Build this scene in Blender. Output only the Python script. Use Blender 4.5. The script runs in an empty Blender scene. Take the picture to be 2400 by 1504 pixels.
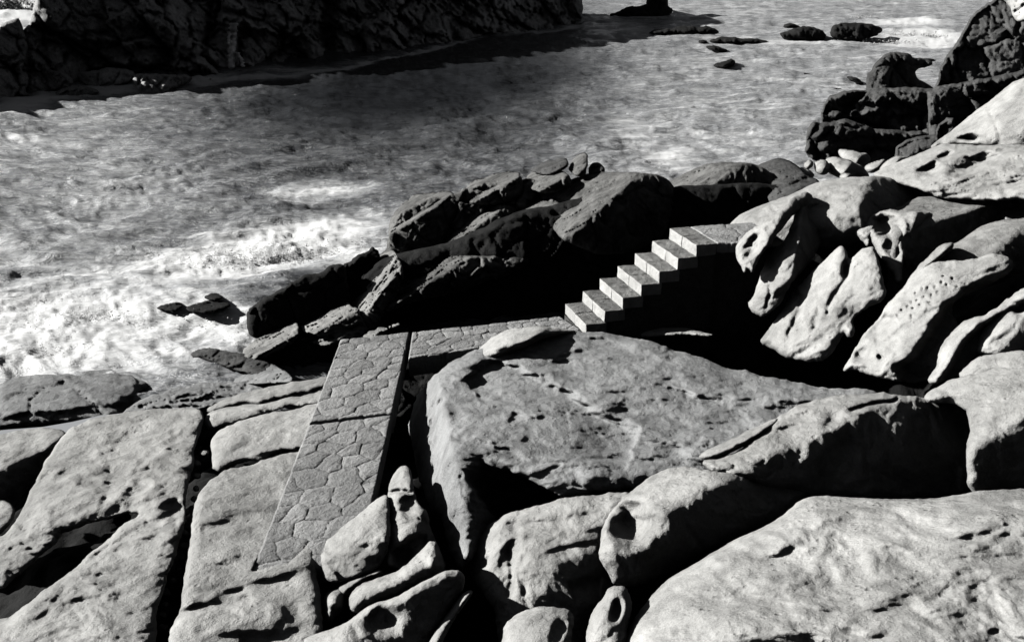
import bpy, math, numpy as np
S = bpy.context.scene
# ------------------------------------------------------------------ camera, sky, sun, exposure
F, HZ, CH = 2200.0, -180.0, 6.2                 # focal length in px of a 2400 px wide picture, horizon row, eye height
TH = math.atan((752 - HZ) / F)
cd = bpy.data.cameras.new('camera'); cam = bpy.data.objects.new('camera', cd); S.collection.objects.link(cam)
cd.sensor_width = 36; cd.lens = 36 * F / 2400; cd.clip_start = 0.1; cd.clip_end = 3000
cam.location = (0, 0, CH); cam.rotation_euler = (math.pi/2 - TH, 0, 0)
S.camera = cam
SUN_AZ, SUN_EL = 168.0, 25.5                    # azimuth counted from +x (right) towards +y (away)
sv = np.array([math.cos(math.radians(SUN_EL))*math.cos(math.radians(SUN_AZ)),
               math.cos(math.radians(SUN_EL))*math.sin(math.radians(SUN_AZ)), math.sin(math.radians(SUN_EL))])
W = bpy.data.worlds.new('World'); S.world = W; W.use_nodes = True
nt = W.node_tree; nt.nodes.clear()
sky = nt.nodes.new('ShaderNodeTexSky'); sky.sky_type = 'NISHITA'; sky.sun_disc = False
sky.sun_elevation = math.radians(SUN_EL); sky.sun_rotation = math.radians(90 - SUN_AZ)
sky.air_density = 0.18; sky.dust_density = 0.1; sky.ozone_density = 1.0
bw = nt.nodes.new('ShaderNodeRGBToBW'); mx = nt.nodes.new('ShaderNodeMix'); mx.data_type = 'RGBA'
mx.inputs[0].default_value = 0.06               # a nearly colourless sky, as in the monochrome photograph
bg = nt.nodes.new('ShaderNodeBackground'); bg.inputs[1].default_value = 0.05
wo = nt.nodes.new('ShaderNodeOutputWorld')
nt.links.new(sky.outputs[0], bw.inputs[0]); nt.links.new(bw.outputs[0], mx.inputs[6]); nt.links.new(sky.outputs[0], mx.inputs[7])
nt.links.new(mx.outputs[2], bg.inputs[0]); nt.links.new(bg.outputs[0], wo.inputs[0])
sl = bpy.data.lights.new('sun', 'SUN'); sl.energy = 5.0; sl.angle = math.radians(0.5); sl.color = (1, 0.992, 0.965)
so = bpy.data.objects.new('sun', sl); S.collection.objects.link(so); so.location = (-30, 20, 30)
from mathutils import Vector
so.rotation_euler = Vector(sv).to_track_quat('Z', 'Y').to_euler()
S.view_settings.view_transform = 'Standard'; S.view_settings.look = 'None'
S.view_settings.exposure = 0.58; S.view_settings.gamma = 1.0
S.cycles.max_bounces = 3; S.cycles.diffuse_bounces = 0

# ------------------------------------------------------------------ numeric helpers
rng = np.random.default_rng(7)
PERM = rng.permutation(256); PERM = np.concatenate([PERM, PERM, PERM])
GR = rng.normal(size=(256, 3)); GR /= np.linalg.norm(GR, axis=1)[:, None]
def perlin(p):
    i = np.floor(p).astype(int); f = p - i; i &= 255
    u = f*f*f*(f*(f*6-15)+10); r = 0
    for dx in (0, 1):
        wx = u[:, 0] if dx else 1-u[:, 0]
        for dy in (0, 1):
            wy = u[:, 1] if dy else 1-u[:, 1]
            for dz in (0, 1):
                wz = u[:, 2] if dz else 1-u[:, 2]
                g = GR[PERM[PERM[PERM[(i[:, 0]+dx) & 255]+((i[:, 1]+dy) & 255)]+((i[:, 2]+dz) & 255)]]
                r = r + wx*wy*wz*(g[:, 0]*(f[:, 0]-dx)+g[:, 1]*(f[:, 1]-dy)+g[:, 2]*(f[:, 2]-dz))
    return r*1.5
def fbm(p, o=4, gain=.5):
    a = 1.; s = 0; 
    for k in range(o):
        s = s + a*perlin(p*(2.03**k)+k*17.3); a *= gain
    return s
def ridged(p, o=3):
    a = 1.; s = 0
    for k in range(o):
        s = s + a*(1-2*np.abs(perlin(p*(2.1**k)+k*11.7))); a *= .5
    return s
def blocky(p):                                  # fractured, faceted blocks with open cracks between them
    i = np.floor(p).astype(int); f1 = np.full(len(p), 9.); f2 = f1.copy(); val = np.zeros(len(p))
    for dx in (-1, 0, 1):
        for dy in (-1, 0, 1):
            for dz in (-1, 0, 1):
                c = i+np.array([dx, dy, dz]); h_ = PERM[PERM[PERM[c[:, 0] & 255]+(c[:, 1] & 255)]+(c[:, 2] & 255)]
                e = p-(c+.5+.42*GR[h_]); d_ = np.einsum('ij,ij->i', e, e)**.5; m1 = d_ < f1
                f2 = np.where(m1, f1, np.minimum(f2, d_)); f1 = np.where(m1, d_, f1)
                val = np.where(m1, np.einsum('ij,ij->i', e, GR[(h_+91) & 255])*.9+(h_/255.-.5)*.8, val)
    return val-.7*np.exp(-((f2-f1)/.07)**2)
def ray(u, v):
    u = np.asarray(u, float); v = np.asarray(v, float)
    x = (u-1200)/F; y = (752-v)/F
    return np.stack([x, math.cos(TH)+y*math.sin(TH), -math.sin(TH)+y*math.cos(TH)], -1)
C0 = np.array([0, 0, CH])
def at(u, v, z):                                # the point of height z that lies in direction (u, v)
    d = ray(u, v); return C0 + d*((z-CH)/d[..., 2])[..., None]
def nrm(az, tilt):
    a, t = math.radians(az), math.radians(tilt)
    return np.array([math.sin(t)*math.cos(a), math.sin(t)*math.sin(a), math.cos(t)])
def smooth_poly(P, it=2):                       # rounded closed outline
    P = np.array(P, float)
    for _ in range(it):
        Q = np.roll(P, -1, 0); P = np.stack([.75*P+.25*Q, .25*P+.75*Q], 1).reshape(-1, 2)
    return P
def pdist(p, P, closed=True):                   # distance to a polyline, nearest point, side, overshoot
    A = P; B = np.roll(P, -1, 0) if closed else P[1:]
    A = A[:len(B)]; best = np.full(len(p), 1e9); near = np.zeros_like(p); side = np.zeros(len(p)); tt = np.zeros(len(p))
    for k in range(len(B)):
        e = B[k]-A[k]; L = e@e+1e-9; w = p-A[k]; t = np.clip((w@e)/L, 0, 1)
        q = A[k]+t[:, None]*e; d = np.hypot(*(p-q).T); m = d < best-1e-9
        best[m] = d[m]; near[m] = q[m]; side[m] = np.sign(e[0]*w[m, 1]-e[1]*w[m, 0]); tt[m] = k+t[m]
    return best, near, side, tt
def inside(p, P):
    r = np.zeros(len(p), bool)
    for a, b in zip(P, np.roll(P, -1, 0)):
        c = ((a[1] > p[:, 1]) != (b[1] > p[:, 1])); 
        with np.errstate(divide='ignore', invalid='ignore'):
            x = (b[0]-a[0])*(p[:, 1]-a[1])/(b[1]-a[1])+a[0]
        r ^= c & (p[:, 0] < x)
    return r
def mesh_obj(name, V, faces, mat, origin=None, smooth=True, parent=None):
    V = np.asarray(V, float); faces = np.asarray(faces)
    o0 = np.array(origin if origin is not None else (0, 0, 0), float)
    me = bpy.data.meshes.new(name); n = faces.shape[1]
    me.vertices.add(len(V)); me.vertices.foreach_set('co', (V-o0).astype(np.float32).ravel())
    me.loops.add(faces.size); me.loops.foreach_set('vertex_index', faces.astype(np.int32).ravel())
    me.polygons.add(len(faces)); me.polygons.foreach_set('loop_start', np.arange(0, faces.size, n, dtype=np.int32))
    me.polygons.foreach_set('use_smooth', np.full(len(faces), smooth))
    me.update(calc_edges=True); me.validate()
    me.materials.append(mat)
    o = bpy.data.objects.new(name, me); S.collection.objects.link(o)
    if parent is not None:
        o.parent = parent; o0 = o0-np.array(parent.location)
    o.location = o0
    return o
def tag(o, label=None, cat=None, group=None, kind=None):
    if label: o['label'] = label
    if cat: o['category'] = cat
    if group: o['group'] = group
    if kind: o['kind'] = kind
    return o
def empty(name, loc):
    o = bpy.data.objects.new(name, None); S.collection.objects.link(o); o.location = loc; o.empty_display_size = .3
    return o

# ------------------------------------------------------------------ materials
def mk(name):
    m = bpy.data.materials.new(name); m.use_nodes = True; t = m.node_tree
    return m, t, t.nodes['Principled BSDF']
def N(t, typ, **k):
    n = t.nodes.new('ShaderNode'+typ)
    for a, b in k.items():
        if hasattr(n, a) and a not in ('Scale', 'Detail'): setattr(n, a, b)
        else: n.inputs[a].default_value = b
    return n
def math_(t, op, a, b=None, clamp=False):
    n = t.nodes.new('ShaderNodeMath'); n.operation = op; n.use_clamp = clamp
    for i, x in enumerate((a, b)):
        if x is None: continue
        if isinstance(x, (int, float)): n.inputs[i].default_value = x
        else: t.links.new(x, n.inputs[i])
    return n.outputs[0]
def noise(t, vec, sc, det=4, rough=.55, dist=0):
    n = t.nodes.new('ShaderNodeTexNoise'); n.inputs['Scale'].default_value = sc; n.inputs['Detail'].default_value = det
    n.inputs['Roughness'].default_value = rough; n.inputs['Distortion'].default_value = dist
    t.links.new(vec, n.inputs['Vector']); return n.outputs['Fac']
def ramp(t, x, stops):
    n = t.nodes.new('ShaderNodeValToRGB'); e = n.color_ramp.elements
    while len(e) < len(stops): e.new(.5)
    for k, (p, c) in enumerate(stops):
        e[k].position = p; e[k].color = (c, c, c, 1) if isinstance(c, (int, float)) else (*c, 1)
    t.links.new(x, n.inputs[0]); return n.outputs[0]
def rock_mat(name, lo, hi, bump=1.0, pits=.5, scale=1.0, spec=.15, rough=.9, far=1.0, tint=(1, .995, .975)):
    m, t, b = mk(name); L = t.links.new
    pos = t.nodes.new('ShaderNodeNewGeometry').outputs['Position']
    big = noise(t, pos, .9*scale/far, 5, .6, .4); med = noise(t, pos, 5*scale/far, 5, .62); fine = noise(t, pos, 55*scale/far, 3, .7)
    grain = noise(t, pos, 170*scale/far, 2, .8)
    x = math_(t, 'ADD', math_(t, 'MULTIPLY', big, .38), math_(t, 'MULTIPLY', med, .24))
    x = math_(t, 'ADD', x, math_(t, 'ADD', math_(t, 'MULTIPLY', fine, .26), math_(t, 'MULTIPLY', grain, .12)))
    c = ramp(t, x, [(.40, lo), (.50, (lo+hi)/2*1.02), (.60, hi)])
    # sparse weathering pits and lichen specks
    vo = t.nodes.new('ShaderNodeTexVoronoi'); vo.inputs['Scale'].default_value = 9*scale/far; L(pos, vo.inputs['Vector'])
    msk = ramp(t, noise(t, pos, 1.7*scale/far, 2, .5), [(.52, 0.), (.62, 1.)])
    pit = math_(t, 'MULTIPLY', ramp(t, vo.outputs['Distance'], [(.10, 1.), (.26, 0.)]), msk)
    dark = math_(t, 'SUBTRACT', 1.0, math_(t, 'MULTIPLY', pit, .28*pits))
    mul = t.nodes.new('ShaderNodeMix'); mul.data_type = 'RGBA'; mul.blend_type = 'MULTIPLY'; mul.inputs[0].default_value = 1
    L(c, mul.inputs[6]); L(dark, mul.inputs[7])
    tn = t.nodes.new('ShaderNodeMix'); tn.data_type = 'RGBA'; tn.blend_type = 'MULTIPLY'; tn.inputs[0].default_value = 1
    L(mul.outputs[2], tn.inputs[6]); tn.inputs[7].default_value = (*tint, 1)
    L(tn.outputs[2], b.inputs['Base Color'])
    b.inputs['Roughness'].default_value = rough; b.inputs['Specular IOR Level'].default_value = spec
    h = math_(t, 'ADD', math_(t, 'MULTIPLY', med, .085*far), math_(t, 'MULTIPLY', fine, .017*far))
    h = math_(t, 'ADD', h, math_(t, 'MULTIPLY', grain, .006*far))
    h = math_(t, 'SUBTRACT', h, math_(t, 'MULTIPLY', pit, .035*pits*far))
    bp = t.nodes.new('ShaderNodeBump'); bp.inputs['Strength'].default_value = .75*bump; bp.inputs['Distance'].default_value = 1.0
    L(h, bp.inputs['Height']); L(bp.outputs[0], b.inputs['Normal'])
    return m
M = {
 'light': rock_mat('pale_sandstone', .23, .50),
 'bright': rock_mat('bleached_sandstone', .22, .53, bump=.8, pits=.7),
 'mid': rock_mat('grey_sandstone', .12, .40, bump=1.1),
 'stain': rock_mat('weathered_stained_rock', .13, .36, bump=1.1, tint=(.98, .99, 1)),
 'centre': rock_mat('grey_boulder_rock', .17, .44, bump=1.0, tint=(.98, .99, 1)),
 'headland': rock_mat('headland_rock', .09, .62, bump=.8, far=5, tint=(1, 1, 1)),
 'dark': rock_mat('dark_rock', .03, .14, bump=1.2, tint=(1, 1, 1)),  # low base tone for some ridge boulders and the surf spur
 'ridge': rock_mat('ridge_rock', .03, .26, bump=1.2),
 'black': rock_mat('black_wet_and_shade_rock', .006, .03, bump=1.0, spec=.1, tint=(1, 1, 1)),  # own colour of wet rocks; also paints the shade of gully and gaps
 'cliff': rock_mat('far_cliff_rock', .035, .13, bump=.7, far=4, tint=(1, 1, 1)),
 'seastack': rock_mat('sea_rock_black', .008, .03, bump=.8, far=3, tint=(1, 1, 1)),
 'dry': rock_mat('far_dry_rock', .35, .6, bump=.6, far=3),
}

# ------------------------------------------------------------------ the rock sculptor
NOISE = {  # (amplitude m, frequency 1/m, kind)
 'smooth': [(.14, .75, 'f'), (.050, 2.4, 'f'), (.008, 3.4, 'c'), (.014, 7, 'f')],
 'worn':   [(.15, .9, 'f'), (.050, 2.6, 'f'), (.016, 3.0, 'c'), (.014, 8, 'r')],
 'rough':  [(.18, .8, 'f'), (.13, 1.5, 'b'), (.05, 2.6, 'r'), (.035, 5, 'b'), (.015, 10, 'r')],
 'rug':    [(.28, .7, 'f'), (.22, 1.4, 'b'), (.12, 2.2, 'r'), (.07, 4.5, 'b'), (.03, 9, 'r')],
 'cliff':  [(1.0, .10, 'f'), (1.1, .18, 'b'), (.5, .5, 'b'), (.25, 1.0, 'r'), (.12, 2.2, 'b')],
 'searock':[(.5, .35, 'f'), (.4, .7, 'b'), (.25, 1.2, 'r'), (.12, 3., 'b')],
}
ROCKS = []
def rock(name, label, poly, anchor, n, T=.25, R=38, fac=(), feat=(), nz='smooth', mat='light', thick=.9, step=4.0,
         cat='rock', group=None, jit=1.5, k=.04, strat=None, soft=2, namp=1.0, dome=1.3, under=None, pk=1.0):
    P = np.array(poly, float)                   # what the frame cuts goes on outside it
    P[:, 0] = np.where(P[:, 0] >= 2460, P[:, 0]+240, np.where(P[:, 0] <= -60, P[:, 0]-240, P[:, 0])); P[:, 1] = np.where(P[:, 1] >= 1560, P[:, 1]+230, P[:, 1])
    if group == G_SLOPE: cc_ = (P.max(0)+P.min(0))/2; P = cc_+(P-cc_)*1.04
    P = smooth_poly(P, soft)
    if strat is None and nz in ('smooth', 'worn'): strat = (.25, 1, .2, 1.35)
    # break the outline up a little
    seg = np.roll(P, -1, 0)-P; ln = np.hypot(*seg.T); pts = []
    for a, s, l in zip(P, seg, ln):
        m = max(1, int(l/(step*1.2))); pts += [a+s*j/m for j in range(m)]
    P = np.array(pts); q3 = np.c_[P*.0065, np.full(len(P), len(ROCKS)*3.7)]
    P = P + jit*np.stack([fbm(q3*2.2, 5, .62), fbm(q3*2.2+50, 5, .62)], 1)*2.2
    lo = P.min(0)-step*2; hi = P.max(0)+step*2
    nx, ny = ((hi-lo)/step).astype(int)+1
    g = np.stack(np.meshgrid(lo[0]+np.arange(nx)*step, lo[1]+np.arange(ny)*step, indexing='xy'), -1).reshape(-1, 2)
    ins = inside(g, P)
    d, near, _, _ = pdist(g, P)
    d = np.where(ins, d, -d)
    sn = np.abs(d) < step*.71
    g2 = g.copy(); g2[sn] = near[sn]; ok = (d > 0) | sn; d = np.where(sn, 0, np.maximum(d, 0))
    idx = np.arange(nx*ny).reshape(ny, nx)
    quads = np.stack([idx[:-1, :-1], idx[1:, :-1], idx[1:, 1:], idx[:-1, 1:]], -1).reshape(-1, 4)
    quads = quads[ok[quads].all(1) & (d[quads].max(1) > 0)]
    used = np.unique(quads); remap = -np.ones(nx*ny, int); remap[used] = np.arange(len(used)); quads = remap[quads]
    p = g2[used]; d = d[used]
    rr = ray(p[:, 0], p[:, 1])
    A = at(anchor[0], anchor[1], anchor[2])
    def plane(A, nn):
        den = rr@nn; den = np.where(den > -.06, -.06, den)
        return ((A-C0)@nn)/den
    n0 = nrm(*n); ts = [plane(A, n0)]
    for f in fac:
        r = ray(f[0], f[1]); t0 = ((A-C0)@n0)/min(r@n0, -.06); B = C0+r*t0
        ts.append(plane(B, nrm(f[2], f[3])))
    tmain = ts[0]
    if len(ts) > 1:
        st = np.stack(ts); mxx = st.max(0); t = mxx+k*np.log(np.exp((st-mxx)/k).sum(0))
        t = np.minimum(t, tmain+4.0*thick+2)
    else: t = tmain
    X = C0+rr*t[:, None]
    # outline roundness
    q = np.clip(d/R, 0, 1); t = t+T*(1-np.sqrt(1-(1-q)**2))
    dg = np.zeros(nx*ny); dg[used] = d; dg = dg.reshape(ny, nx); w_ = max(2, int(.45*dg.max()/step))
    for _ in range(2):
        for ax in (0, 1):
            cs = np.cumsum(np.pad(dg, [(w_, w_) if a_ == ax else (0, 0) for a_ in (0, 1)], mode='edge'), ax)
            hi_ = np.take(cs, np.arange(2*w_, cs.shape[ax]), ax); lo_ = np.concatenate([np.zeros_like(np.take(cs, [0], ax)), np.take(cs, np.arange(0, cs.shape[ax]-2*w_-1), ax)], ax)
            dg = (hi_-lo_)/(2*w_+1)
    qd = np.clip(dg.ravel()[used]/dg.max(), 0, 1); t = t+dome*T*(1-qd)**1.5
    wv = np.c_[fbm(X*1.1+5, 2), fbm(X*1.1+9, 2), fbm(X*1.1+31, 2)]
    Y = X+.25*wv
    if strat is not None:
        a = np.array(strat[:3], float); a /= np.linalg.norm(a); Y = Y+(Y@a)[:, None]*a*(strat[3]-1)
    fade = np.clip(d/(step*3), .7, 1)
    for amp, fr, kind in NOISE[nz]:
        o_ = len(ROCKS)*1.37; s = (fbm(Y*fr+o_, 4) if kind == 'f' else -.6*ridged(Y*fr+7+o_, 3) if kind == 'r' else blocky(Y*fr+o_) if kind == 'b' else -2.2*np.exp(-(perlin(Y*np.array([.3, 1.2, 1.2])*fr+o_)/.055)**2)*np.clip(fbm(Y*.9+o_, 2)*2.5, 0, 1)*(amp > 0)*(k if False else 1.))
        t = t-amp*namp*s*fade
    pw = p + 9*np.c_[fbm(X*1.6+3, 2), fbm(X*1.6+8, 2)]+5*np.c_[fbm(X*5+3, 2), fbm(X*5+8, 2)]
    for f in feat:
        if f[0] == 'p':                         # pit (+) or bump (-): u,v,ru,rv,angle,depth
            _, u, v, ru, rv, an, dep = f; a = math.radians(an)
            e = pw-np.array([u, v]); x = e[:, 0]*math.cos(a)+e[:, 1]*math.sin(a); y = -e[:, 0]*math.sin(a)+e[:, 1]*math.cos(a)
            r2 = (x/ru)**2+(y/rv)**2; t = t+dep*pk*np.exp(-r2**1.6)
        else:
            Q = np.array(f[1], float)
            if len(Q) > 2:                      # smooth open line
                for _ in range(2):
                    M1 = .75*Q[:-1]+.25*Q[1:]; M2 = .25*Q[:-1]+.75*Q[1:]
                    Q = np.vstack([Q[:1], np.stack([M1, M2], 1).reshape(-1, 2), Q[-1:]])
            dd, _, side, tt = pdist(pw, Q, closed=False)
            sp = tt/(len(Q)-1)
            tap = np.clip(np.minimum(sp, 1-sp)*7, 0, 1)**.6
            if f[0] == 'r':                     # face falling away right of the line, slope in m per px
                sd = dd*side; t = t+f[3]*f[2]*np.log1p(np.exp(np.clip(sd/f[2], -30, 30)))*np.clip(tap*1.5, 0, 1)
            elif f[0] == 'g':                   # groove (+) or ridge (-)
                t = t+f[3]*np.exp(-(dd/f[2])**2)*(.25+.75*tap)
            else:                               # step: right of the line lies deeper by drop, recovering over L
                w, drop, L = f[2:5]; sd = dd*side
                s = 1/(1+np.exp(-np.clip(sd/w*2.5, -40, 40)))
                t = t+drop*s*np.exp(-(np.maximum(sd, 0)/L)**1.5)*tap
    if under is not None:                       # stay below a paved surface
        iu = inside(p, np.array(under[0], float)); t = np.where(iu, np.maximum(t, (under[1]-CH)/rr[:, 2]), t)
    back = t+thick*(np.sqrt(np.clip(1-(1-np.clip(d/(R*1.6), 0, 1))**2, 0, 1)))+1e-4
    V = np.vstack([C0+rr*t[:, None], C0+rr*back[:, None]])
    nv = len(used); rim = d <= 0
    bq = quads[:, ::-1].copy(); bm = np.arange(nv)+nv; bm[rim] = np.arange(nv)[rim]; bq = bm[bq]
    Fq = np.vstack([quads, bq])
    uu = np.unique(Fq); rm = np.zeros(2*nv, int); rm[uu] = np.arange(len(uu)); V = V[uu]; Fq = rm[Fq]
    org = V.mean(0); org[2] = V[:, 2].min()
    o = mesh_obj(name, V, Fq, M[mat], org)
    tag(o, label, cat, group); ROCKS.append(o)
    return o

# ------------------------------------------------------------------ the ground under the rocks, and an added unseen hill
CTRL = np.array([(-6,6,-1.6),(-2,6,-1.5),(1.5,6.5,-1.6),(5,7,-.3),(-2.2,9,-1.5),(-2.5,12,-1.7),(-1,12,-1.5),(1.5,11.5,-1.3),(3,14,-1.6),(0,14.5,-2.0),
  (-8,9,-2.6),(-7,13,-3.3),(-12,15,-4.4),(-5,16,-3.3),(-3,18,-3.3),(1,20,-3.2),(5,22,-2.9),(8,24,-3.4),(5,13,-1.2),(7,11,-.6),(8,14,.2),(9,17,.3),(12,15,1.6),
  (11,20,-.5),(15,27,-2.6),(14,38,-3.6),(-20,8,-4.5),(-15,22,-6),(0,30,-6),(8,36,-6),(0,0,4.25),(-1,1.8,2.4),(1,2.2,2.4),(0,3.8,.3),(4,3.6,1.2),(-4,3,1),(5,0,4),(0,-6,5.5),(-10,-4,1),
  (12,6,4.5),(14,-4,10),(22,6,14),(0,-16,13),(22,-14,22),(-14,-16,8),(28,16,15),(34,0,26),(22,24,3),(-24,-4,-2),(-30,10,-6),(-8,3,-.8),(3,9,-.9),(3.5,5,.2),(-5,9.5,-1.35),(-6,8.5,-1.35),(-3.6,8,-1.1),(-4,10,-1.5),(-3.4,9.4,-1.2),(-6.5,11,-1.9)], float)  # hill points behind and right of the camera added unseen, to block sky light
def rbf_fit(P, z):
    n = len(P); r = np.hypot(*(P[:, None]-P[None]).transpose(2, 0, 1)); K = r+np.eye(n)*.05
    A = np.block([[K, np.ones((n, 1)), P], [np.ones((1, n)), np.zeros((1, 3))], [P.T, np.zeros((2, 3))]])
    return np.linalg.solve(A, np.r_[z, 0, 0, 0])
RW = rbf_fit(CTRL[:, :2], CTRL[:, 2])
def ground_z(p):
    r = np.hypot(*(p[:, None]-CTRL[None, :, :2]).transpose(2, 0, 1))
    return r@RW[:-3]+RW[-3]+p@RW[-2:]
gx = np.concatenate([np.linspace(-40, -10, 30, endpoint=False), np.linspace(-10, 14, 240, endpoint=False), np.linspace(14, 50, 60)])
gy = np.concatenate([np.linspace(-30, 2, 40, endpoint=False), np.linspace(2, 26, 240, endpoint=False), np.linspace(26, 46, 40)])
gg = np.stack(np.meshgrid(gx, gy), -1).reshape(-1, 2); gz = ground_z(gg)
g3 = np.c_[gg, gz*0]; gz = np.clip(gz, -7, 26)+.18*fbm(g3*.8, 4)-.16*ridged(g3*.9, 3)+np.clip(gz-5, 0, 9)*.25*fbm(g3*.15+3, 3)
ix = np.arange(len(gg)).reshape(len(gy), len(gx))
gq = np.stack([ix[:-1, :-1], ix[:-1, 1:], ix[1:, 1:], ix[1:, :-1]], -1).reshape(-1, 4)
tag(mesh_obj('rocky_ground_added_hill', np.c_[gg, gz], gq, M['black']), kind='structure')  # black base paints the shade of the gaps into the ground

# ------------------------------------------------------------------ the sea
SEA = -3.0
def foam_shade_px(u, v):
    """how foamy the water is where the direction (u,v) meets it: drifts of foam in the cove, cut to paint in the headland shadow and reflection"""
    B = [(240,480,420,130,-12,.40),(60,360,330,60,0,.45),(120,800,420,120,0,.95),(630,612,270,55,-12,1.4),(420,640,170,45,-10,.8),(740,470,150,26,-5,.75),(330,690,260,60,0,.65),
         (620,830,150,60,0,.7),(500,770,130,50,0,.9),(60,640,140,36,0,.6),(60,260,120,30,-15,.7),(260,222,180,18,-8,.9),(480,205,90,16,-12,1.0),(700,182,160,7,0,.8),
         (850,155,130,8,-12,.7),(1060,88,100,8,-16,.7),(1480,320,110,70,35,.55),(1560,385,90,30,0,.75),(1640,60,420,40,0,.35),(1700,200,380,90,0,.3),(2160,100,120,30,0,1.0),(2120,60,130,14,0,.9),
         (1980,150,160,25,0,.5),(1880,110,200,12,0,.6),(1500,30,140,12,0,.35),(1500,90,220,22,0,.4),(850,620,110,28,-20,.8),(940,400,160,40,0,.25),(1120,340,120,20,0,.15),(60,880,260,30,0,.9),(20,140,60,80,0,1.1),(10,20,110,50,0,1.4)]
    f = np.zeros_like(u)
    for a, b, ra, rb, an, s in B:
        t = math.radians(an); x = (u-a)*math.cos(t)+(v-b)*math.sin(t); y = -(u-a)*math.sin(t)+(v-b)*math.cos(t)
        f = np.maximum(f, s*np.exp(-((x/ra)**2+(y/rb)**2)))+.15*s*np.exp(-((x/ra)**2+(y/rb)**2)*.5)
    wb = 30*np.sin(u*.011+v*.05)+18*np.sin(u*.031-v*.09); hl_shade = np.exp(-(((u-960+wb)/480)**2+((v-225-(950-u)*.10+wb*.4)/128)**2)**1.5)
    f = np.maximum(f, .22+.26*np.clip((u-1250)/250, 0, 1)+.20*np.clip((750-u)/500, 0, 1))
    f = f*(1-.95*hl_shade)  # darker colour here paints the headland's shadow and reflection on the water
    xs = [-900,0,100,200,330,440,560,700,800,900,1020,1100,1150,1220,1300,1376]; ys = [300,262,250,232,212,196,194,190,176,152,124,102,86,86,80,66]
    dl = (v-np.interp(u, xs, ys)); f = np.maximum(f, (u < 1390)*np.exp(-((dl-2)/6)**2)*np.where(u < 560, 1.0, .75))
    return np.clip(f, 0, 1.4)
su = np.arange(-900, 3300, 5.0); vv = [-172.0]
while vv[-1] < 1010: vv.append(vv[-1]+(1.5 if vv[-1] < -60 else (2.6 if vv[-1] < 500 else 3.4)))
uu, vm = np.meshgrid(su, vv); sp = at(uu.ravel(), vm.ravel(), SEA)
p2 = sp*np.array([1, 1, 0]); dist = np.hypot(sp[:, 0], sp[:, 1]); fo = foam_shade_px(uu.ravel(), vm.ravel())
wp = p2+np.c_[fbm(p2*.11+3, 3), fbm(p2*.11+9, 3), p2[:, 2]]*1.6
sw = lambda fr, sd, asp, ang: ridged((wp@np.array([[math.cos(ang), -math.sin(ang), 0], [math.sin(ang), math.cos(ang), 0], [0, 0, 1]]))*np.array([fr*asp, fr, 1])+sd, 2)
fade = lambda fr: np.clip(1.6-dist*fr/110, 0, 1)
h = .20*sw(.16, 3, .45, .25)*fade(.2)+.21*sw(.42, 13, .5, .1)*fade(.45)+.105*sw(1.1, 23, .5, -.2)*fade(.8)+.034*sw(3.2, 33, .6, .1)*fade(2.)
fr_ = np.clip(fo, 0, 1.2); surge = np.clip(fo-.55, 0, 1)
h = h*(1-.4*fr_)+surge*(.16+.15*fbm(p2*.8+5, 3)+.05*ridged(p2*2.2, 3)+.045*fbm(p2*6, 2))
SV = sp.copy(); SV[:, 2] += h
ix = np.arange(len(SV)).reshape(len(vv), len(su))
sq = np.stack([ix[:-1, :-1], ix[1:, :-1], ix[1:, 1:], ix[:-1, 1:]], -1).reshape(-1, 4)
m, t, b = mk('sea_water'); L = t.links.new
pos = t.nodes.new('ShaderNodeNewGeometry').outputs['Position']
mp = t.nodes.new('ShaderNodeMapping'); mp.inputs['Scale'].default_value = (.42, 1.35, 1); mp.inputs['Rotation'].default_value = (0, 0, -.12); L(pos, mp.inputs[0]); mv = mp.outputs[0]
at_ = t.nodes.new('ShaderNodeAttribute'); at_.attribute_name = 'foam'; fa = at_.outputs['Fac']
n1 = noise(t, mv, .55, 8, .68, 1.2); n2 = noise(t, mv, 3.2, 6, .7, .8); n3 = noise(t, mv, 14, 4, .7, .5)
nn = math_(t, 'ADD', math_(t, 'ADD', math_(t, 'MULTIPLY', n1, .5), math_(t, 'MULTIPLY', n2, .33)), math_(t, 'MULTIPLY', n3, .17))
lc = math_(t, 'ABSOLUTE', math_(t, 'SUBTRACT', noise(t, mv, .8, 6, .62, 1.6), .5)); lace = ramp(t, lc, [(0., 1.), (.02, .7), (.07, 0.)])
lc2 = math_(t, 'ABSOLUTE', math_(t, 'SUBTRACT', noise(t, mv, 2.6, 4, .6, 1.0), .5)); lace2 = ramp(t, lc2, [(0., 1.), (.03, .5), (.09, 0.)])
lw = math_(t, 'MULTIPLY', math_(t, 'ADD', math_(t, 'MULTIPLY', lace, .5), math_(t, 'MULTIPLY', lace2, .4)), ramp(t, fa, [(.08, 0.), (.4, .55), (1., .6)]))
fm = math_(t, 'MAXIMUM', ramp(t, math_(t, 'ADD', nn, math_(t, 'MULTIPLY', fa, .42)), [(.63, 0.), (.71, .35), (.84, 1.)]), lw)
col = t.nodes.new('ShaderNodeMix'); col.data_type = 'RGBA'; L(fm, col.inputs[0])
milky_sheen = ramp(t, fa, [(0., (.012, .013, .015)), (.28, (.14, .145, .155)), (.7, (.42, .43, .45))])  # aerated water, paled further to paint in the sky's reflection
L(milky_sheen, col.inputs[6]); col.inputs[7].default_value = (.86, .865, .87, 1); L(col.outputs[2], b.inputs['Base Color'])
rg = math_(t, 'ADD', math_(t, 'MULTIPLY', fm, .6), .07); L(rg, b.inputs['Roughness']); b.inputs['IOR'].default_value = 1.333; b.inputs['Specular IOR Level'].default_value = .35
hh = math_(t, 'ADD', math_(t, 'MULTIPLY', noise(t, mv, 1.8, 6, .66, .6), .42), math_(t, 'MULTIPLY', noise(t, mv, 9, 4, .6), .03))
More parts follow.
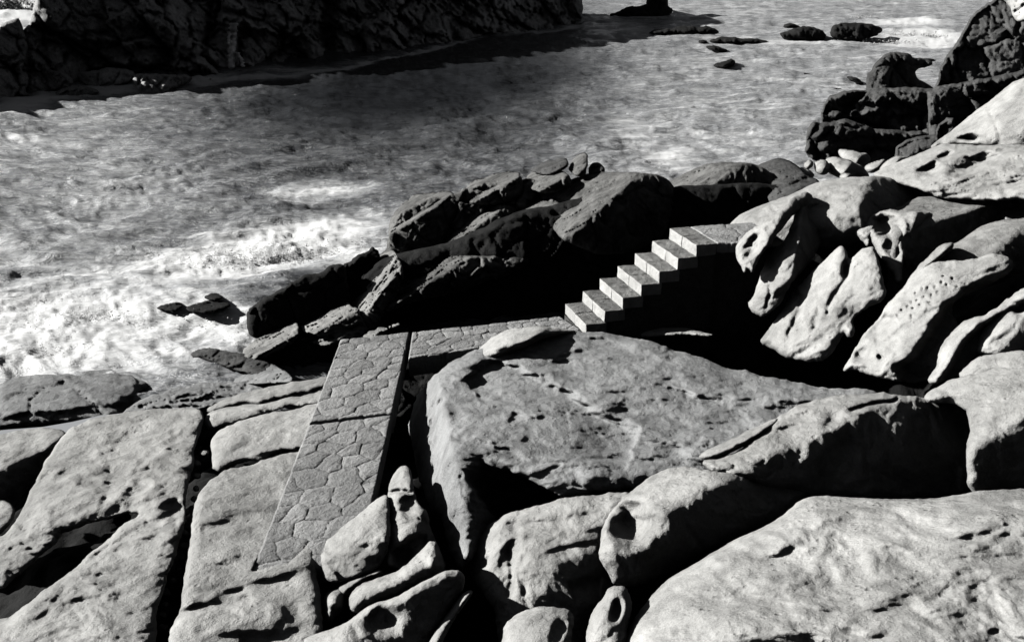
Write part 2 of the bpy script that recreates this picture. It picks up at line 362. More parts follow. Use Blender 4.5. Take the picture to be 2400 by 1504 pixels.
hh = math_(t, 'MULTIPLY', hh, ramp(t, fa, [(0., .35), (.2, 1.)])); hh = math_(t, 'ADD', hh, math_(t, 'MULTIPLY', fm, .04)); hh = math_(t, 'MULTIPLY', hh, math_(t, 'SUBTRACT', 1.0, math_(t, 'MULTIPLY', math_(t, 'MINIMUM', fa, 1.), .72)))
bp = t.nodes.new('ShaderNodeBump'); bp.inputs['Strength'].default_value = .8; bp.inputs['Distance'].default_value = 1; L(hh, bp.inputs['Height']); L(bp.outputs[0], b.inputs['Normal'])
sea = mesh_obj('sea', SV, sq, m); tag(sea, kind='structure')
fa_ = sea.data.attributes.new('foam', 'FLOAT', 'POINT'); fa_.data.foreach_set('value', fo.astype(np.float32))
me_ = sea.data

# ------------------------------------------------------------------ the walkway and the steps
def paving_mat():
    m, t, b = mk('granite_paving'); L = t.links.new
    pos = t.nodes.new('ShaderNodeNewGeometry').outputs['Position']
    a = t.nodes.new('ShaderNodeAttribute'); a.attribute_name = 'tone'
    x = math_(t, 'ADD', math_(t, 'MULTIPLY', noise(t, pos, 38, 4, .75), .5), math_(t, 'MULTIPLY', noise(t, pos, 3, 4, .6), .5))
    c = ramp(t, x, [(.36, .24), (.5, .36), (.66, .50)])
    mu = t.nodes.new('ShaderNodeMix'); mu.data_type = 'RGBA'; mu.blend_type = 'MULTIPLY'; mu.inputs[0].default_value = 1
    L(c, mu.inputs[6]); L(a.outputs['Fac'], mu.inputs[7]); L(mu.outputs[2], b.inputs['Base Color'])
    b.inputs['Roughness'].default_value = .9; b.inputs['Specular IOR Level'].default_value = .15
    hh = math_(t, 'ADD', math_(t, 'MULTIPLY', noise(t, pos, 26, 4, .7), .035), math_(t, 'MULTIPLY', noise(t, pos, 90, 2, .7), .008))
    bp = t.nodes.new('ShaderNodeBump'); bp.inputs['Strength'].default_value = .8; bp.inputs['Distance'].default_value = 1
    L(hh, bp.inputs['Height']); L(bp.outputs[0], b.inputs['Normal']); return m
M['paving'] = paving_mat(); M['step'] = rock_mat('cut_granite', .36, .62, bump=.7, pits=.2, scale=1.5); M['tread'] = rock_mat('dark_granite_tread', .12, .42, bump=1.5, pits=.3, scale=1.4); M['masonry'] = rock_mat('wall_masonry', .04, .13, bump=1.2)
def paving(name, quad, z, thick, cell, parent, res=.010, seed=1, course=.16, group=None):
    """a slab of irregular flagstones: quad = 4 world corners (far-left, far-right, near-right, near-left)"""
    r = np.random.default_rng(seed); q = np.array(quad, float)[:, :2]
    lu = max(np.linalg.norm(q[1]-q[0]), np.linalg.norm(q[2]-q[3])); lv = max(np.linalg.norm(q[3]-q[0]), np.linalg.norm(q[2]-q[1]))
    nu, nv = int(lu/res), int(lv/res)
    a, b_ = np.meshgrid(np.linspace(0, 1, nu+1), np.linspace(0, 1, nv+1)); a = a.ravel(); b_ = b_.ravel()
    XY = (1-b_)[:, None]*((1-a)[:, None]*q[0]+a[:, None]*q[1])+b_[:, None]*((1-a)[:, None]*q[3]+a[:, None]*q[2])
    l = np.c_[a*lu, b_*lv]; l = l+.011*np.c_[fbm(np.c_[l*4, l[:, 0]*0], 3), fbm(np.c_[l*4+9, l[:, 0]*0], 3)]
    # flagstones: jittered cells, slightly wider than deep
    cu, cv = cell; s = []
    rows = int(lv/cv)+1; colsn = int(lu/cu)+1
    for j in range(rows+1):
        for i in range(colsn+1):
            s.append(((i+(.5 if j % 2 else 0)+r.uniform(-.46, .46))*cu, (j+r.uniform(-.42, .42)+.3)*cv))
    s = np.array(s); sc = np.array([1, cu/cv]); d1 = np.full(len(l), 9.); d2 = d1.copy(); id1 = np.zeros(len(l), int); id2 = id1.copy()
    for k, c in enumerate(s):
        e = (l-c)*sc; dd = np.maximum(np.hypot(e[:, 0], e[:, 1]), np.maximum(np.abs(e[:, 0]), np.abs(e[:, 1]))*1.12)
        m1 = dd < d1; m2 = (~m1) & (dd < d2)
        d2 = np.where(m1, d1, np.where(m2, dd, d2)); d1 = np.where(m1, dd, d1); id1 = np.where(m1, k, id1)
    gap = (d2-d1)
    eu = np.minimum(a, 1-a)*lu; ev = np.minimum(b_, 1-b_)*lv
    jl = np.exp(-(gap/.0075)**2); hs = r.uniform(-.006, .006, len(s)); tl = r.uniform(.76, 1.12, len(s))
    edge = np.minimum(eu, ev)
    h = hs[id1]-.011*jl+.010*np.clip(gap/.1, 0, 1)+.006*fbm(np.c_[l*9, l[:, 0]*0], 3)-.02*np.exp(-(edge/.012)**2)
    tone = tl[id1]*(1-.42*jl)
    top = np.c_[XY, z+h]; ix = np.arange(len(top)).reshape(nv+1, nu+1)
    fq = np.stack([ix[:-1, :-1], ix[1:, :-1], ix[1:, 1:], ix[:-1, 1:]], -1).reshape(-1, 4)
    loop = np.concatenate([ix[0, :], ix[1:, -1], ix[-1, -2::-1], ix[-2:0:-1, 0]]); nl = len(loop); bot = len(top)+np.arange(nl)
    low = top[loop].copy(); low[:, 2] = z-thick+.02*fbm(low*3, 2)
    side = np.stack([loop, np.roll(loop, -1), np.roll(bot, -1), bot], -1)
    V = np.vstack([top, low]); Fq = np.vstack([fq, side])
    o = mesh_obj(name, V, Fq, M['paving'], None, parent=parent)
    at2 = o.data.attributes.new('tone', 'FLOAT', 'POINT'); at2.data.foreach_set('value', np.r_[tone, np.full(nl, .7)].astype(np.float32))
    # underside
    return o
RISE = .2
A_, B_ = at(798, 796, 0), at(960, 778, 0); E_ = at(590, 1339, 0)
e1 = (at(724, 995, 0)+at(722, 998, 0))/2
Bn = at(862, 1234, 0)
J1l, J1r = at(724, 994, 0), at(919, 970, 0)
ww = tag(empty('stone_walkway', (A_+E_)/2), 'long flat walkway of fitted flagstones with one cross joint, running down to the pale slabs', 'walkway')
def lerp(a, b, s): return a+(b-a)*s
g = .012
paving('paving', [A_, B_, lerp(J1r, B_, g), lerp(J1l, A_, g)], 0, .32, (.34, .30), ww, seed=3)
bl = at(590, 1339, 0); br = at(842, 1320, 0)
paving('paving', [lerp(J1l, bl, .006), lerp(J1r, br, .006), br, bl], 0, .2, (.33, .34), ww, seed=5)
ar = tag(empty('stone_walkway', at(1100, 800, 0)), 'short branch of flagstone walkway leading from the long walkway to the foot of the steps', 'walkway')
c0, c1 = at(966.5, 777, 0), at(1312, 741, 0)
dn = at(957, 840, 0)-c0
paving('paving', [c0, c1, at(1368, 776, 0), at(957, 840, 0)+0*dn], -.01, .30, (.36, .26), ar, seed=8)
# steps
def box_step(name, P0, U, Wd, zt, zb, parent, mat, bev=.012, joint=None, seed=0):
    """block with worn edges: P0 far corner, U run vector, Wd width vector"""
    nu, nw, nz_ = 10, 30, 8
    def fac(n): 
        x = np.linspace(0, 1, n+1); return x
    V = []; idx = {}; Fs = []
    def vid(i, j, k):
        if (i, j, k) not in idx:
            idx[(i, j, k)] = len(V); V.append(P0+U*(i/nu)+Wd*(j/nw)+np.array([0, 0, zb+(zt-zb)*k/nz_-P0[2]]))
        return idx[(i, j, k)]
    for i in range(nu):
        for j in range(nw):
            Fs.append((vid(i, j, nz_), vid(i+1, j, nz_), vid(i+1, j+1, nz_), vid(i, j+1, nz_))); Fs.append((vid(i, j, 0), vid(i, j+1, 0), vid(i+1, j+1, 0), vid(i+1, j, 0)))
    for j in range(nw):
        for k in range(nz_):
            Fs.append((vid(0, j, k), vid(0, j, k+1), vid(0, j+1, k+1), vid(0, j+1, k))); Fs.append((vid(nu, j, k), vid(nu, j+1, k), vid(nu, j+1, k+1), vid(nu, j, k+1)))
    for i in range(nu):
        for k in range(nz_):
            Fs.append((vid(i, 0, k), vid(i+1, 0, k), vid(i+1, 0, k+1), vid(i, 0, k+1))); Fs.append((vid(i, nw, k), vid(i, nw, k+1), vid(i+1, nw, k+1), vid(i+1, nw, k)))
    V = np.array(V); q = V*6+seed*3.1
    V = V+.009*np.c_[perlin(q), perlin(q+7), perlin(q+19)]+.003*np.c_[perlin(q*4), perlin(q*4+7), perlin(q*4+19)]
    o = mesh_obj(name, V, np.array(Fs)[:, ::-1], mat, None, smooth=False, parent=parent)
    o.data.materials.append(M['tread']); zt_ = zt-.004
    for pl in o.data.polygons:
        if abs(pl.normal.z) > .9 and pl.center.z+o.location.z > zt-.02: pl.material_index = 1  # top faces take the darker, rougher granite
    bv = o.modifiers.new('bevel', 'BEVEL'); bv.width = .010; bv.segments = 2; bv.limit_method = 'ANGLE'; bv.angle_limit = math.radians(40)
    return o
Lp = np.array([at(a, b, RISE*(k+1)) for k, (a, b) in enumerate([(1322,713.5),(1364.6,682.3),(1405.2,653.1),(1447.5,622.5),(1488.5,592.7),(1529,562.5),(1571.5,535.4)])])
Rp = np.array([at(a, b, RISE*(k+1)) for k, (a, b) in enumerate([(1376,760),(1419.8,730.2),(1460.4,697.9),(1503,666.7),(1545.8,637),(1588,606),(1629.8,575.4)])])
UV = (np.diff(Lp, axis=0).mean(0)+np.diff(Rp, axis=0).mean(0))/2*np.array([1, 1, 0]); WV = (Rp-Lp).mean(0)*np.array([1, 1, 0])
Lm = Lp.mean(0)
stx = tag(empty('staircase', Lp[0]*np.array([1, 1, 0])), 'flight of seven pale granite steps climbing from the walkway to the upper landing', 'staircase')
for k in range(7):
    P0 = Lm+UV*(k-3)+np.array([0, 0, 0.]); P0[2] = 0
    top = RISE*(k+1); U = UV*1.16 if k < 6 else UV*1.18
    jt = [.48, .47, .52, .5, .5, .55, .48][k]
    st = box_step('step', P0, U, WV*jt*.994, top, top-RISE+.003, stx, M['step'], seed=k)
    st2 = box_step('step', P0+WV*(jt+.004), U, WV*(1-jt-.004), top, top-RISE+.003, stx, M['step'], seed=k+20)
    # masonry below the tread, set back a little from the steps' side
    if k > 0: pass
# masonry core: one stepped wall
V = []; Fs = []
def prism(P0, U, Wd, zt, zb):
    n = len(V); 
    for z in (zb, zt):
        for p in (P0, P0+U, P0+U+Wd, P0+Wd): V.append((p[0], p[1], z))
    for f in ((0,1,2,3),(4,7,6,5),(0,4,5,1),(1,5,6,2),(2,6,7,3),(3,7,4,0)): Fs.append([n+i for i in f])
for k in range(7):
    P0 = Lm+UV*(k-3); prism(P0+WV*.03+UV*.04*0, UV*(1.0 if k < 6 else 1.18), WV*.94, RISE*k-.001*k, -2.6)
prism(Lm+UV*(-3)-UV*.06+WV*.03, UV*.06, WV*.9, .0, -2.6)
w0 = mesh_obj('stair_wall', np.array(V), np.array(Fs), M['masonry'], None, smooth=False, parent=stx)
lx = Lm+UV*3; ld = tag(empty('upper_landing', (lx[0]+1, lx[1], 0)), 'paved landing at the top of the steps, running in behind the pitted rock', 'landing')
q0 = lx+UV*1.22; q1 = lx+UV*1.22+WV*1.0
far = at(1800, 519, 1.4); far2 = at(1790, 571, 1.4)
paving('paving', [q0, far, far2, q1], 1.4, .16, (.5, .42), ld, seed=12)
V = []; Fs = []; prism(q0+WV*.05, (far-q0)*np.array([1.0, 1.0, 0]), WV*.84, 1.235, -2.2)
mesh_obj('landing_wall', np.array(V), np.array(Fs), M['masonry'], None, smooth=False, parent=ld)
# paved scrap at the right edge
pr = tag(empty('stone_path', at(2380, 490, 1.8)), 'scrap of paved path between the pale domed rocks at the right edge', 'path')
paving('paving', [at(2318, 460, 1.8), at(2480, 448, 1.8), at(2480, 530, 1.8), at(2370, 530, 1.8)], 1.8, .1, (.4, .4), pr, seed=22, res=.02)

# ------------------------------------------------------------------ the rocks
G_LEFT = 'pale rock slabs left of the walkway'; G_FOLD = 'folded rocks below the near end of the walkway'
G_SLOPE = 'wind-carved rock lobes on the right slope'; G_RIDGE = 'boulders along the ridge beyond the gully'; G_SEA = 'black rocks out in the water'
G_CLIFF = 'dark blocks of the far headland'; G_BEACH = 'small pale boulders in the notch'
# left slabs
rock('rock_slab', 'broad pale slab at the lower left, split by a long black diagonal cleft', [(-60,1300),(0,1262),(25,1240),(60,1180),(90,1120),(110,1075),(136,1035),(150,1012),(200,984),(270,968),(350,958),(440,954),(474,962),(476,985),(462,1040),(450,1100),(444,1130),(436,1170),(432,1200),(426,1250),(417,1290),(396,1345),(374,1395),(366,1450),(362,1560),(-60,1560),(-60,1490),(0,1459),(80,1400),(160,1345),(230,1280),(294,1228),(330,1202),(310,1200),(230,1220),(150,1243),(140,1265),(90,1310),(40,1350),(0,1380),(-60,1400)],
     (400,1250,-.25), (150,9), dome=.5, pk=.8, namp=1.3, T=.2, R=46, thick=1.2, mat='light', cat='rock slab', soft=1, jit=2.6, group=G_LEFT, step=3.4,
     feat=[('p',290,1062,46,15,-10,.12),('p',190,1070,40,14,-20,.07),('p',135,1135,24,13,0,.08),('p',330,1145,42,15,-38,.15),('p',205,1190,26,8,-15,.09),('p',60,1225,16,40,35,.08),('p',410,1190,34,26,-30,.22),
           ('p',225,1350,32,9,5,.10),('p',150,1365,15,10,0,.08),('p',95,1415,18,10,0,.06),('g',[(250,1180),(262,1130),(258,1090),(235,1050)],9,.03),('g',[(400,1010),(380,1080),(340,1110)],14,-.05),
           ('g',[(330,1220),(380,1235),(420,1225)],9,.06),('g',[(300,1260),(370,1270)],7,.04),('g',[(20,1290),(80,1262),(130,1255)],6,.05)])
rock('boulder', 'rounded pale rock in the black gap at the left edge', [(-60,1170),(0,1168),(28,1180),(38,1200),(20,1235),(-10,1262),(-60,1280)], (0,1205,-1.0), (160,20), R=34, mat='light', group=G_LEFT, cat='boulder')
rock('rock_slab', 'pale rock at the left edge beside a shallow pool, shaded towards the slab', [(-60,1015),(0,1014),(60,1006),(120,1000),(160,1012),(146,1035),(118,1075),(85,1120),(50,1170),(15,1220),(-60,1260)],
     (30,1050,-1.25), (150,10), T=.28, R=60, fac=[(62,1070,320,55)], mat='light', cat='rock slab', soft=1, jit=2.6, group=G_LEFT)
rock('rock_slab', 'low wet grey dome with crossing cracks beside the surf at the left', [(-60,905),(40,884),(130,868),(230,864),(310,872),(352,888),(352,905),(320,920),(300,950),(276,985),(200,988),(100,992),(30,1004),(-60,1016)],
     (180,930,-2.35), (120,7), T=.28, R=50, mat='stain', nz='worn', cat='rock slab', soft=1, jit=2.6, group=G_LEFT,
     feat=[('g',[(60,975),(80,925),(130,900),(200,888)],3.2,.10),('g',[(125,878),(185,918),(250,980)],3.5,.13),('s',[(330,930),(270,945),(180,962),(0,975)],8,-.25,120),('s',[(280,900),(180,893),(90,900),(0,930)],6,-.15,100)])
rock('rock_slab', 'thin layered grey ledges between the surf and the smooth slabs', [(270,980),(310,948),(370,918),(440,900),(540,892),(640,890),(700,892),(640,912),(560,930),(480,962),(430,970),(350,975)],
     (450,935,-1.75), (120,12), T=.14, R=22, mat='stain', nz='rough', cat='rock slab', soft=1, jit=2.6, group=G_LEFT, strat=(0,.6,1,3.2), step=3.2,
     feat=[('s',[(300,965),(380,930),(470,915),(600,905)],5,.14,60),('s',[(330,975),(430,942),(520,925),(620,918)],5,.14,60),('g',[(390,910),(420,950)],4,.1)])
rock('rock_slab', 'smooth narrow pale ledge running in under the walkway, farthest of three', [(478,962),(520,935),(580,918),(640,902),(700,891),(790,882),(790,905),(700,924),(640,938),(560,952),(495,966)],
     (700,905,-.75), (140,12), T=.16, R=20, cat='rock slab', soft=1, jit=2.6, group=G_LEFT, feat=[('g',[(560,930),(650,915),(720,907)],6,.06)])
rock('rock_slab', 'smooth narrow pale ledge running in under the walkway, middle of three', [(478,975),(500,962),(560,952),(640,940),(700,926),(790,907),(790,935),(700,948),(668,952),(616,972),(560,988),(500,1004),(484,1000)],
     (700,937,-.6), (145,12), T=.14, R=18, cat='rock slab', soft=1, jit=2.6, group=G_LEFT, feat=[('g',[(600,965),(680,945),(750,935)],4,.05)])
rock('rock_slab', 'smooth pale slab left of the walkway, above the thin straight crack', [(497,1108),(492,1060),(503,1018),(540,992),(615,972),(690,955),(790,935),(790,1035),(700,1052),(640,1066),(560,1088)],
     (700,1010,-.25), (150,10), T=.16, R=26, cat='rock slab', soft=1, jit=2.6, group=G_LEFT, feat=[('p',525,1025,16,12,0,.07),('p',600,1010,60,10,-10,.03)])
rock('rock_slab', 'long pale slab that carries the near end of the walkway, below the thin crack', [(497,1116),(560,1093),(640,1071),(702,1056),(800,1045),(760,1250),(748,1290),(740,1330),(752,1400),(762,1440),(752,1490),(730,1560),(385,1560),(396,1480),(410,1450),(428,1395),(440,1300),(446,1250),(458,1185),(474,1150)],
     (650,1322,.015), (95,5), T=.16, R=26, dome=.1, namp=.6, pk=.55, under=([(798,796),(960,778),(880,1152),(862,1182),(819,1217),(750,1247),(713,1282),(677,1319),(590,1339)], -.015), thick=1.2, cat='rock slab', soft=1, jit=2.6, group=G_LEFT, step=3.4,
     feat=[('p',610,1160,60,17,-6,.10),('p',560,1215,60,14,-5,.07),('p',540,1270,60,18,0,.07),('g',[(440,1385),(520,1385),(580,1368),(640,1362),(700,1352)],12,.03),
           ('p',705,1315,40,30,-20,-.07),('p',650,1368,50,14,-4,.16),('p',540,1390,40,13,-20,.12),('p',470,1415,22,12,0,.08),('p',690,1430,30,24,0,.14),('p',600,1500,60,20,0,.05),('p',600,1445,110,34,-12,-.13),('p',470,1450,50,26,-20,-.08),('g',[(398,1462),(450,1432),(520,1412),(590,1400)],10,.10),('p',560,1300,90,24,-5,-.06),('s',[(560,1495),(620,1478),(690,1490),(740,1500)],14,.07,90),('g',[(470,1240),(540,1225),(620,1230)],12,.05),('g',[(420,1440),(500,1425),(560,1440)],10,.06),
           ('g',[(520,1330),(600,1300)],10,.04),('p',480,1475,20,14,0,.08)])
rock('rock', 'ribbed grey rock by the surf, left of the black gully mouth', [(510,895),(515,872),(540,856),(590,846),(640,850),(680,880),(690,895),(620,900)], (590,875,-2.2), (150,25), T=.14, R=24, mat='stain', nz='rough', step=3, strat=(1,.3,.5,2.5))
rs = np.random.default_rng(4)
for q_ in range(16):                            # rubble lodged in the long crack
    f_ = q_/15; u_ = 470-95*f_**1.2+rs.uniform(-9, 9); v_ = 1060+410*f_; r_ = rs.uniform(7, 14)
    pl_ = [(u_+r_*rs.uniform(.7, 1.2)*math.cos(a_), v_+r_*rs.uniform(.6, .95)*math.sin(a_)) for a_ in np.arange(0, 6.28, .8)]
    rock('stone', 'small rubble stone lodged in the long black crack between the two pale slabs', pl_, (u_, v_, -.62), (165, 20), T=.08, R=9, mat='mid', nz='worn', cat='stone', group='rubble stones in the long crack', step=2.6, thick=.15, namp=.3)
pp = np.array([(-300,1030),(-60,1014),(20,1006),(100,1000),(170,988),(230,974),(285,968),(290,985),(240,1000),(160,1012),(80,1022),(-60,1040),(-300,1060)], float)
pm, pt, pb = mk('pool_water'); pb.inputs['Base Color'].default_value = (.42, .43, .45, 1); pb.inputs['Roughness'].default_value = .12
pv = at(pp[:, 0], pp[:, 1], -1.62); pc = pv.mean(0)
pmesh = bpy.data.meshes.new('tide_pool'); pmesh.from_pydata([tuple(x) for x in pv], [], [list(range(len(pv)))]); pmesh.materials.append(pm)
tag(bpy.data.objects.new('tide_pool', pmesh), kind='structure'); S.collection.objects.link(bpy.data.objects['tide_pool'])
# folded rocks below the walkway
rock('boulder', 'smooth pale boulder pressed against the lower right edge of the walkway', [(744,1281),(763,1247),(790,1232),(819,1221),(845,1200),(862,1186),(885,1168),(905,1156),(913,1172),(914,1217),(914,1260),(908,1294),(895,1325),(860,1345),(802,1362),(770,1366),(755,1345),(746,1310)],
     (820,1260,.18), (185,20), T=.18, dome=.6, soft=1, R=44, nz='smooth', mat='light', cat='boulder', group=G_FOLD, step=3, feat=[('s',[(770,1330),(820,1300),(870,1285),(905,1270)],22,.12,40),('p',880,1315,26,12,0,.08),('p',860,1265,40,14,-25,.05)])
rock('rock', 'upright knobbly pale rock with a seam across its head, in the cleft below the walkway', [(908,1165),(912,1135),(925,1105),(945,1086),(962,1096),(968,1120),(972,1150),(985,1185),(1003,1200),(1010,1240),(1030,1280),(1046,1318),(1045,1348),(1010,1360),(960,1352),(930,1330),(905,1325),(914,1270),(916,1215)],
     (950,1220,.28), (180,24), T=.18, dome=.6, soft=1, R=34, fac=[(985,1200,330,45)], nz='worn', mat='light', group=G_FOLD, step=3, feat=[('g',[(908,1160),(935,1148),(972,1152)],4,.14),('p',965,1185,22,26,0,.22),('s',[(918,1290),(960,1265),(1000,1255)],6,.2,40),('p',950,1300,24,20,-30,.25),('g',[(925,1240),(960,1222),(990,1215)],8,.07)])
rock('rock', 'curved pale fold of rock under the upright rock, its lower side black', [(812,1425),(820,1392),(845,1368),(890,1352),(940,1335),(985,1290),(1015,1262),(1036,1290),(1044,1340),(1010,1362),(960,1378),(905,1405),(850,1430),(830,1440)],
     (900,1370,.32), (190,22), T=.18, dome=.6, soft=1, R=26, group=G_FOLD, step=3, fac=[(900,1388,290,55)], feat=[('p',985,1320,25,14,-30,.1)])
rock('rock', 'long smooth arched rock with a broad black underside, at the bottom of the picture', [(705,1500),(740,1483),(800,1466),(835,1440),(858,1420),(919,1402),(989,1364),(1040,1340),(1066,1332),(1086,1342),(1093,1375),(1065,1402),(1040,1450),(1010,1500),(1000,1560),(690,1560)],
     (900,1420,.58), (185,24), T=.18, dome=.6, soft=1, R=20, fac=[(900,1440,300,62),(1020,1385,300,62)], group=G_FOLD, step=3, k=.03, feat=[('p',900,1455,40,30,0,.25)])
rock('rock', 'thin pale blade of rock standing in the black gap beside the arched rock', [(985,1545),(1010,1490),(1035,1455),(1055,1425),(1080,1395),(1102,1380),(1110,1388),(1095,1412),(1072,1440),(1050,1475),(1030,1520),(1010,1560)], (1060,1430,.5), (180,35), T=.15, R=14, nz='worn', group=G_FOLD, step=2.6)
rock('rock', 'small knobbly pale stone caught in the cleft under the smooth boulder', [(757,1402),(770,1385),(790,1374),(806,1384),(806,1408),(803,1430),(785,1445),(775,1466),(762,1450),(762,1425)], (785,1410,.15), (170,25), T=.25, R=22, nz='worn', group=G_FOLD, step=2.6, feat=[('p',787,1430,10,14,0,.15)])
rock('rock', 'short twisted ledge of rock between the small stone and the curved fold', [(785,1378),(800,1362),(850,1345),(893,1330),(905,1345),(860,1360),(830,1380),(812,1400),(800,1395)], (845,1358,.12), (180,25), T=.2, R=14, nz='worn', group=G_FOLD, step=2.6)
# centre boulder
rock('boulder', 'huge flat-topped boulder in the centre with a grooved bowl', [(958,1000),(962,960),(980,925),(1010,890),(1040,862),(1070,840),(1100,822),(1150,812),(1180,805),(1240,795),(1300,780),(1370,776),(1440,783),(1520,798),(1590,818),(1660,845),(1730,868),(1800,884),(1880,900),(1960,910),(2030,912),(2080,925),(1990,960),(1900,990),(1840,1020),(1760,1070),(1700,1100),(1600,1120),(1500,1145),(1440,1152),(1380,1155),(1320,1165),(1250,1185),(1180,1205),(1145,1240),(1115,1290),(1092,1335),(1075,1335),(1060,1300),(1045,1250),(1020,1205),(1003,1180),(990,1130),(975,1085),(963,1050)],
     (1300,900,.35), (140,2), T=.34, R=36, soft=1, jit=3, thick=1.6, mat='centre', nz='worn', cat='boulder', step=3.2, k=.07, dome=.8, namp=.95, pk=.55,
     fac=[(1040,960,188,66)],
     strat=(.3,1,.2,1.6),
     feat=[('r',[(1085,1110),(1130,1078),(1180,1085),(1225,1100),(1280,1132),(1340,1152),(1420,1160)],7,.014),('r',[(1130,1078),(1112,1120),(1108,1180),(1100,1250),(1088,1340)][::-1],7,.012),
           ('g',[(1380,800),(1500,830),(1640,872),(1780,905)],16,.10),('g',[(1290,850),(1450,880),(1600,925),(1720,945)],18,.09),('g',[(1450,950),(1560,990),(1640,1005),(1760,985)],22,.13),('g',[(1340,965),(1450,1030),(1600,1060)],16,.08),
           ('s',[(1085,885),(1115,860),(1170,850),(1235,872),(1300,908),(1370,950),(1430,985),(1500,1010)],8,.40,60),
           ('g',[(1030,930),(1012,960),(1010,1030),(1020,1110)],8,.13),('p',1130,930,60,46,30,.16),('g',[(1060,1025),(1110,1040),(1180,1050),(1230,1075)],9,.10),('s',[(1200,960),(1260,975),(1330,962)],7,.08,40),
           ('p',1070,975,14,30,-20,.12),('p',1420,800,60,12,5,.10),('p',1560,880,120,16,12,.12),('p',1620,950,150,26,6,.16),('p',1480,930,60,16,15,.10),('p',1720,960,90,14,0,.10),('p',1500,980,90,22,10,.14),('g',[(1560,915),(1640,935),(1700,940)],5,.08),
           ('p',1640,880,130,10,14,-.07),('p',1350,880,70,10,14,.05),('p',1400,1040,160,24,0,.08),('p',1060,1120,8,60,-8,.09),('p',1040,1190,8,50,-8,.08),('p',1150,1075,60,14,22,.10)])
rock('rock', 'smooth bulging lip of rock lying over the edge of the walkway branch', [(1104,838),(1118,815),(1145,795),(1175,776),(1215,765),(1260,762),(1310,768),(1352,776),(1345,782),(1290,790),(1240,808),(1195,828),(1150,842),(1120,852)],
     (1200,800,.42), (165,22), T=.32, R=26, mat='bright', step=3, fac=[(1262,782,320,50)])
rock('rock', 'thin pale flake of rock at the foot of the stair wall', [(1488,776),(1515,768),(1560,764),(1610,768),(1650,778),(1690,785),(1640,788),(1590,785),(1530,788),(1510,792)], (1560,777,.05), (160,15), T=.12, R=8, nz='worn', step=2.6)
rock('rock', 'added filler rock, coloured black as shade, deep in the gap between the long walkway and the huge boulder', [(880,850),(960,800),(1130,815),(1120,900),(1040,1000),(1010,1200),(980,1320),(860,1260),(840,1050)], (960,1000,-1.75), (272,45), T=.3, R=30, mat='black', nz='rough', step=4)  # filler with the gap's shade put into its black colour
# near right rocks
rock('boulder', 'very large smooth pale boulder filling the lower right corner', [(1440,1560),(1462,1500),(1485,1450),(1515,1408),(1560,1362),(1620,1322),(1690,1284),(1760,1246),(1826,1214),(1850,1190),(1885,1168),(1925,1160),(2000,1163),(2080,1170),(2180,1168),(2250,1158),(2320,1148),(2460,1130),(2460,1560)],
     (1950,1330,1.55), (165,10), T=.6, R=120, thick=1.6, mat='bright', cat='boulder', step=3.6, dome=.8, namp=1.25, pk=.5, strat=(.2,1,.1,1.6),
     feat=[('p',1960,1195,28,8,5,.03),('p',1900,1212,18,8,0,.03),('p',1880,1310,150,26,-6,.08),('p',2170,1290,80,50,0,.10),('p',2290,1380,18,10,-10,.10),('p',2330,1480,14,10,-10,.10),('p',1700,1440,30,80,30,-.03),('g',[(1750,1350),(1850,1290),(1960,1265)],12,.03),
           ('g',[(2050,1290),(2200,1250),(2350,1240)],26,-.05),('p',2080,1430,90,16,-3,.06),('p',2240,1440,120,30,0,-.06),('p',1990,1270,22,10,0,.03),('p',2360,1300,50,20,0,.06),('g',[(2060,1450),(2200,1440),(2300,1400)],6,.02)])
rock('boulder', 'pale boulder with one deep round hollow in its end, reaching over the black gap', [(1400,1300),(1407,1250),(1420,1210),(1450,1170),(1490,1143),(1540,1108),(1590,1090),(1640,1090),(1700,1108),(1770,1125),(1840,1138),(1905,1146),(1912,1158),(1870,1185),(1820,1218),(1740,1255),(1650,1300),(1560,1350),(1500,1372),(1445,1372),(1425,1345)],
     (1560,1150,1.05), (168,14), T=0.26, soft=1, jit=2.5, R=34, mat='light', nz='smooth', cat='boulder', step=3, k=.05,
     fac=[(1600,1180,300,66),(1500,1290,300,50)],
     feat=[('p',1478,1228,44,46,-20,.75),('p',1620,1125,60,10,10,.05),('s',[(1560,1120),(1640,1140),(1740,1150),(1850,1150)],8,.05,40)])
rock('boulder', 'square-shouldered pale boulder with a pitted black hollow in its corner', [(1092,1345),(1105,1290),(1122,1255),(1150,1222),(1190,1200),(1260,1184),(1330,1166),(1400,1156),(1480,1150),(1480,1180),(1450,1215),(1430,1260),(1425,1310),(1440,1360),(1430,1400),(1380,1440),(1360,1500),(1350,1560),(1175,1560),(1168,1480),(1160,1425),(1140,1400),(1118,1370)],
     (1280,1240,.45), (200,16), T=0.21, soft=1, jit=2.5, R=34, mat='light', nz='smooth', cat='boulder', step=3, k=.05,
     fac=[(1170,1260,190,50),(1300,1330,285,38)],
     pk=.8, feat=[('p',1196,1320,22,70,8,.16),('g',[(1185,1290),(1205,1340),(1195,1400)],9,.10),('g',[(1230,1300),(1215,1350),(1240,1390)],7,.07),('p',1330,1290,60,12,-12,.09),('p',1270,1260,50,10,-20,-.05),('p',1360,1215,40,14,-10,.07),('g',[(1180,1240),(1260,1225),(1340,1230)],9,.05),('s',[(1330,1372),(1370,1355),(1410,1352)],6,.16,40)])
rock('boulder', 'low rounded stone at the bottom edge between the square boulder and the looped rock', [(1172,1480),(1195,1448),(1240,1428),(1290,1420),(1335,1425),(1350,1450),(1340,1490),(1330,1560),(1165,1560)], (1260,1460,.75), (190,20), T=0.23, soft=1, jit=2.5, R=34, mat='light', cat='boulder', step=3, feat=[('p',1310,1480,14,30,20,.12)])
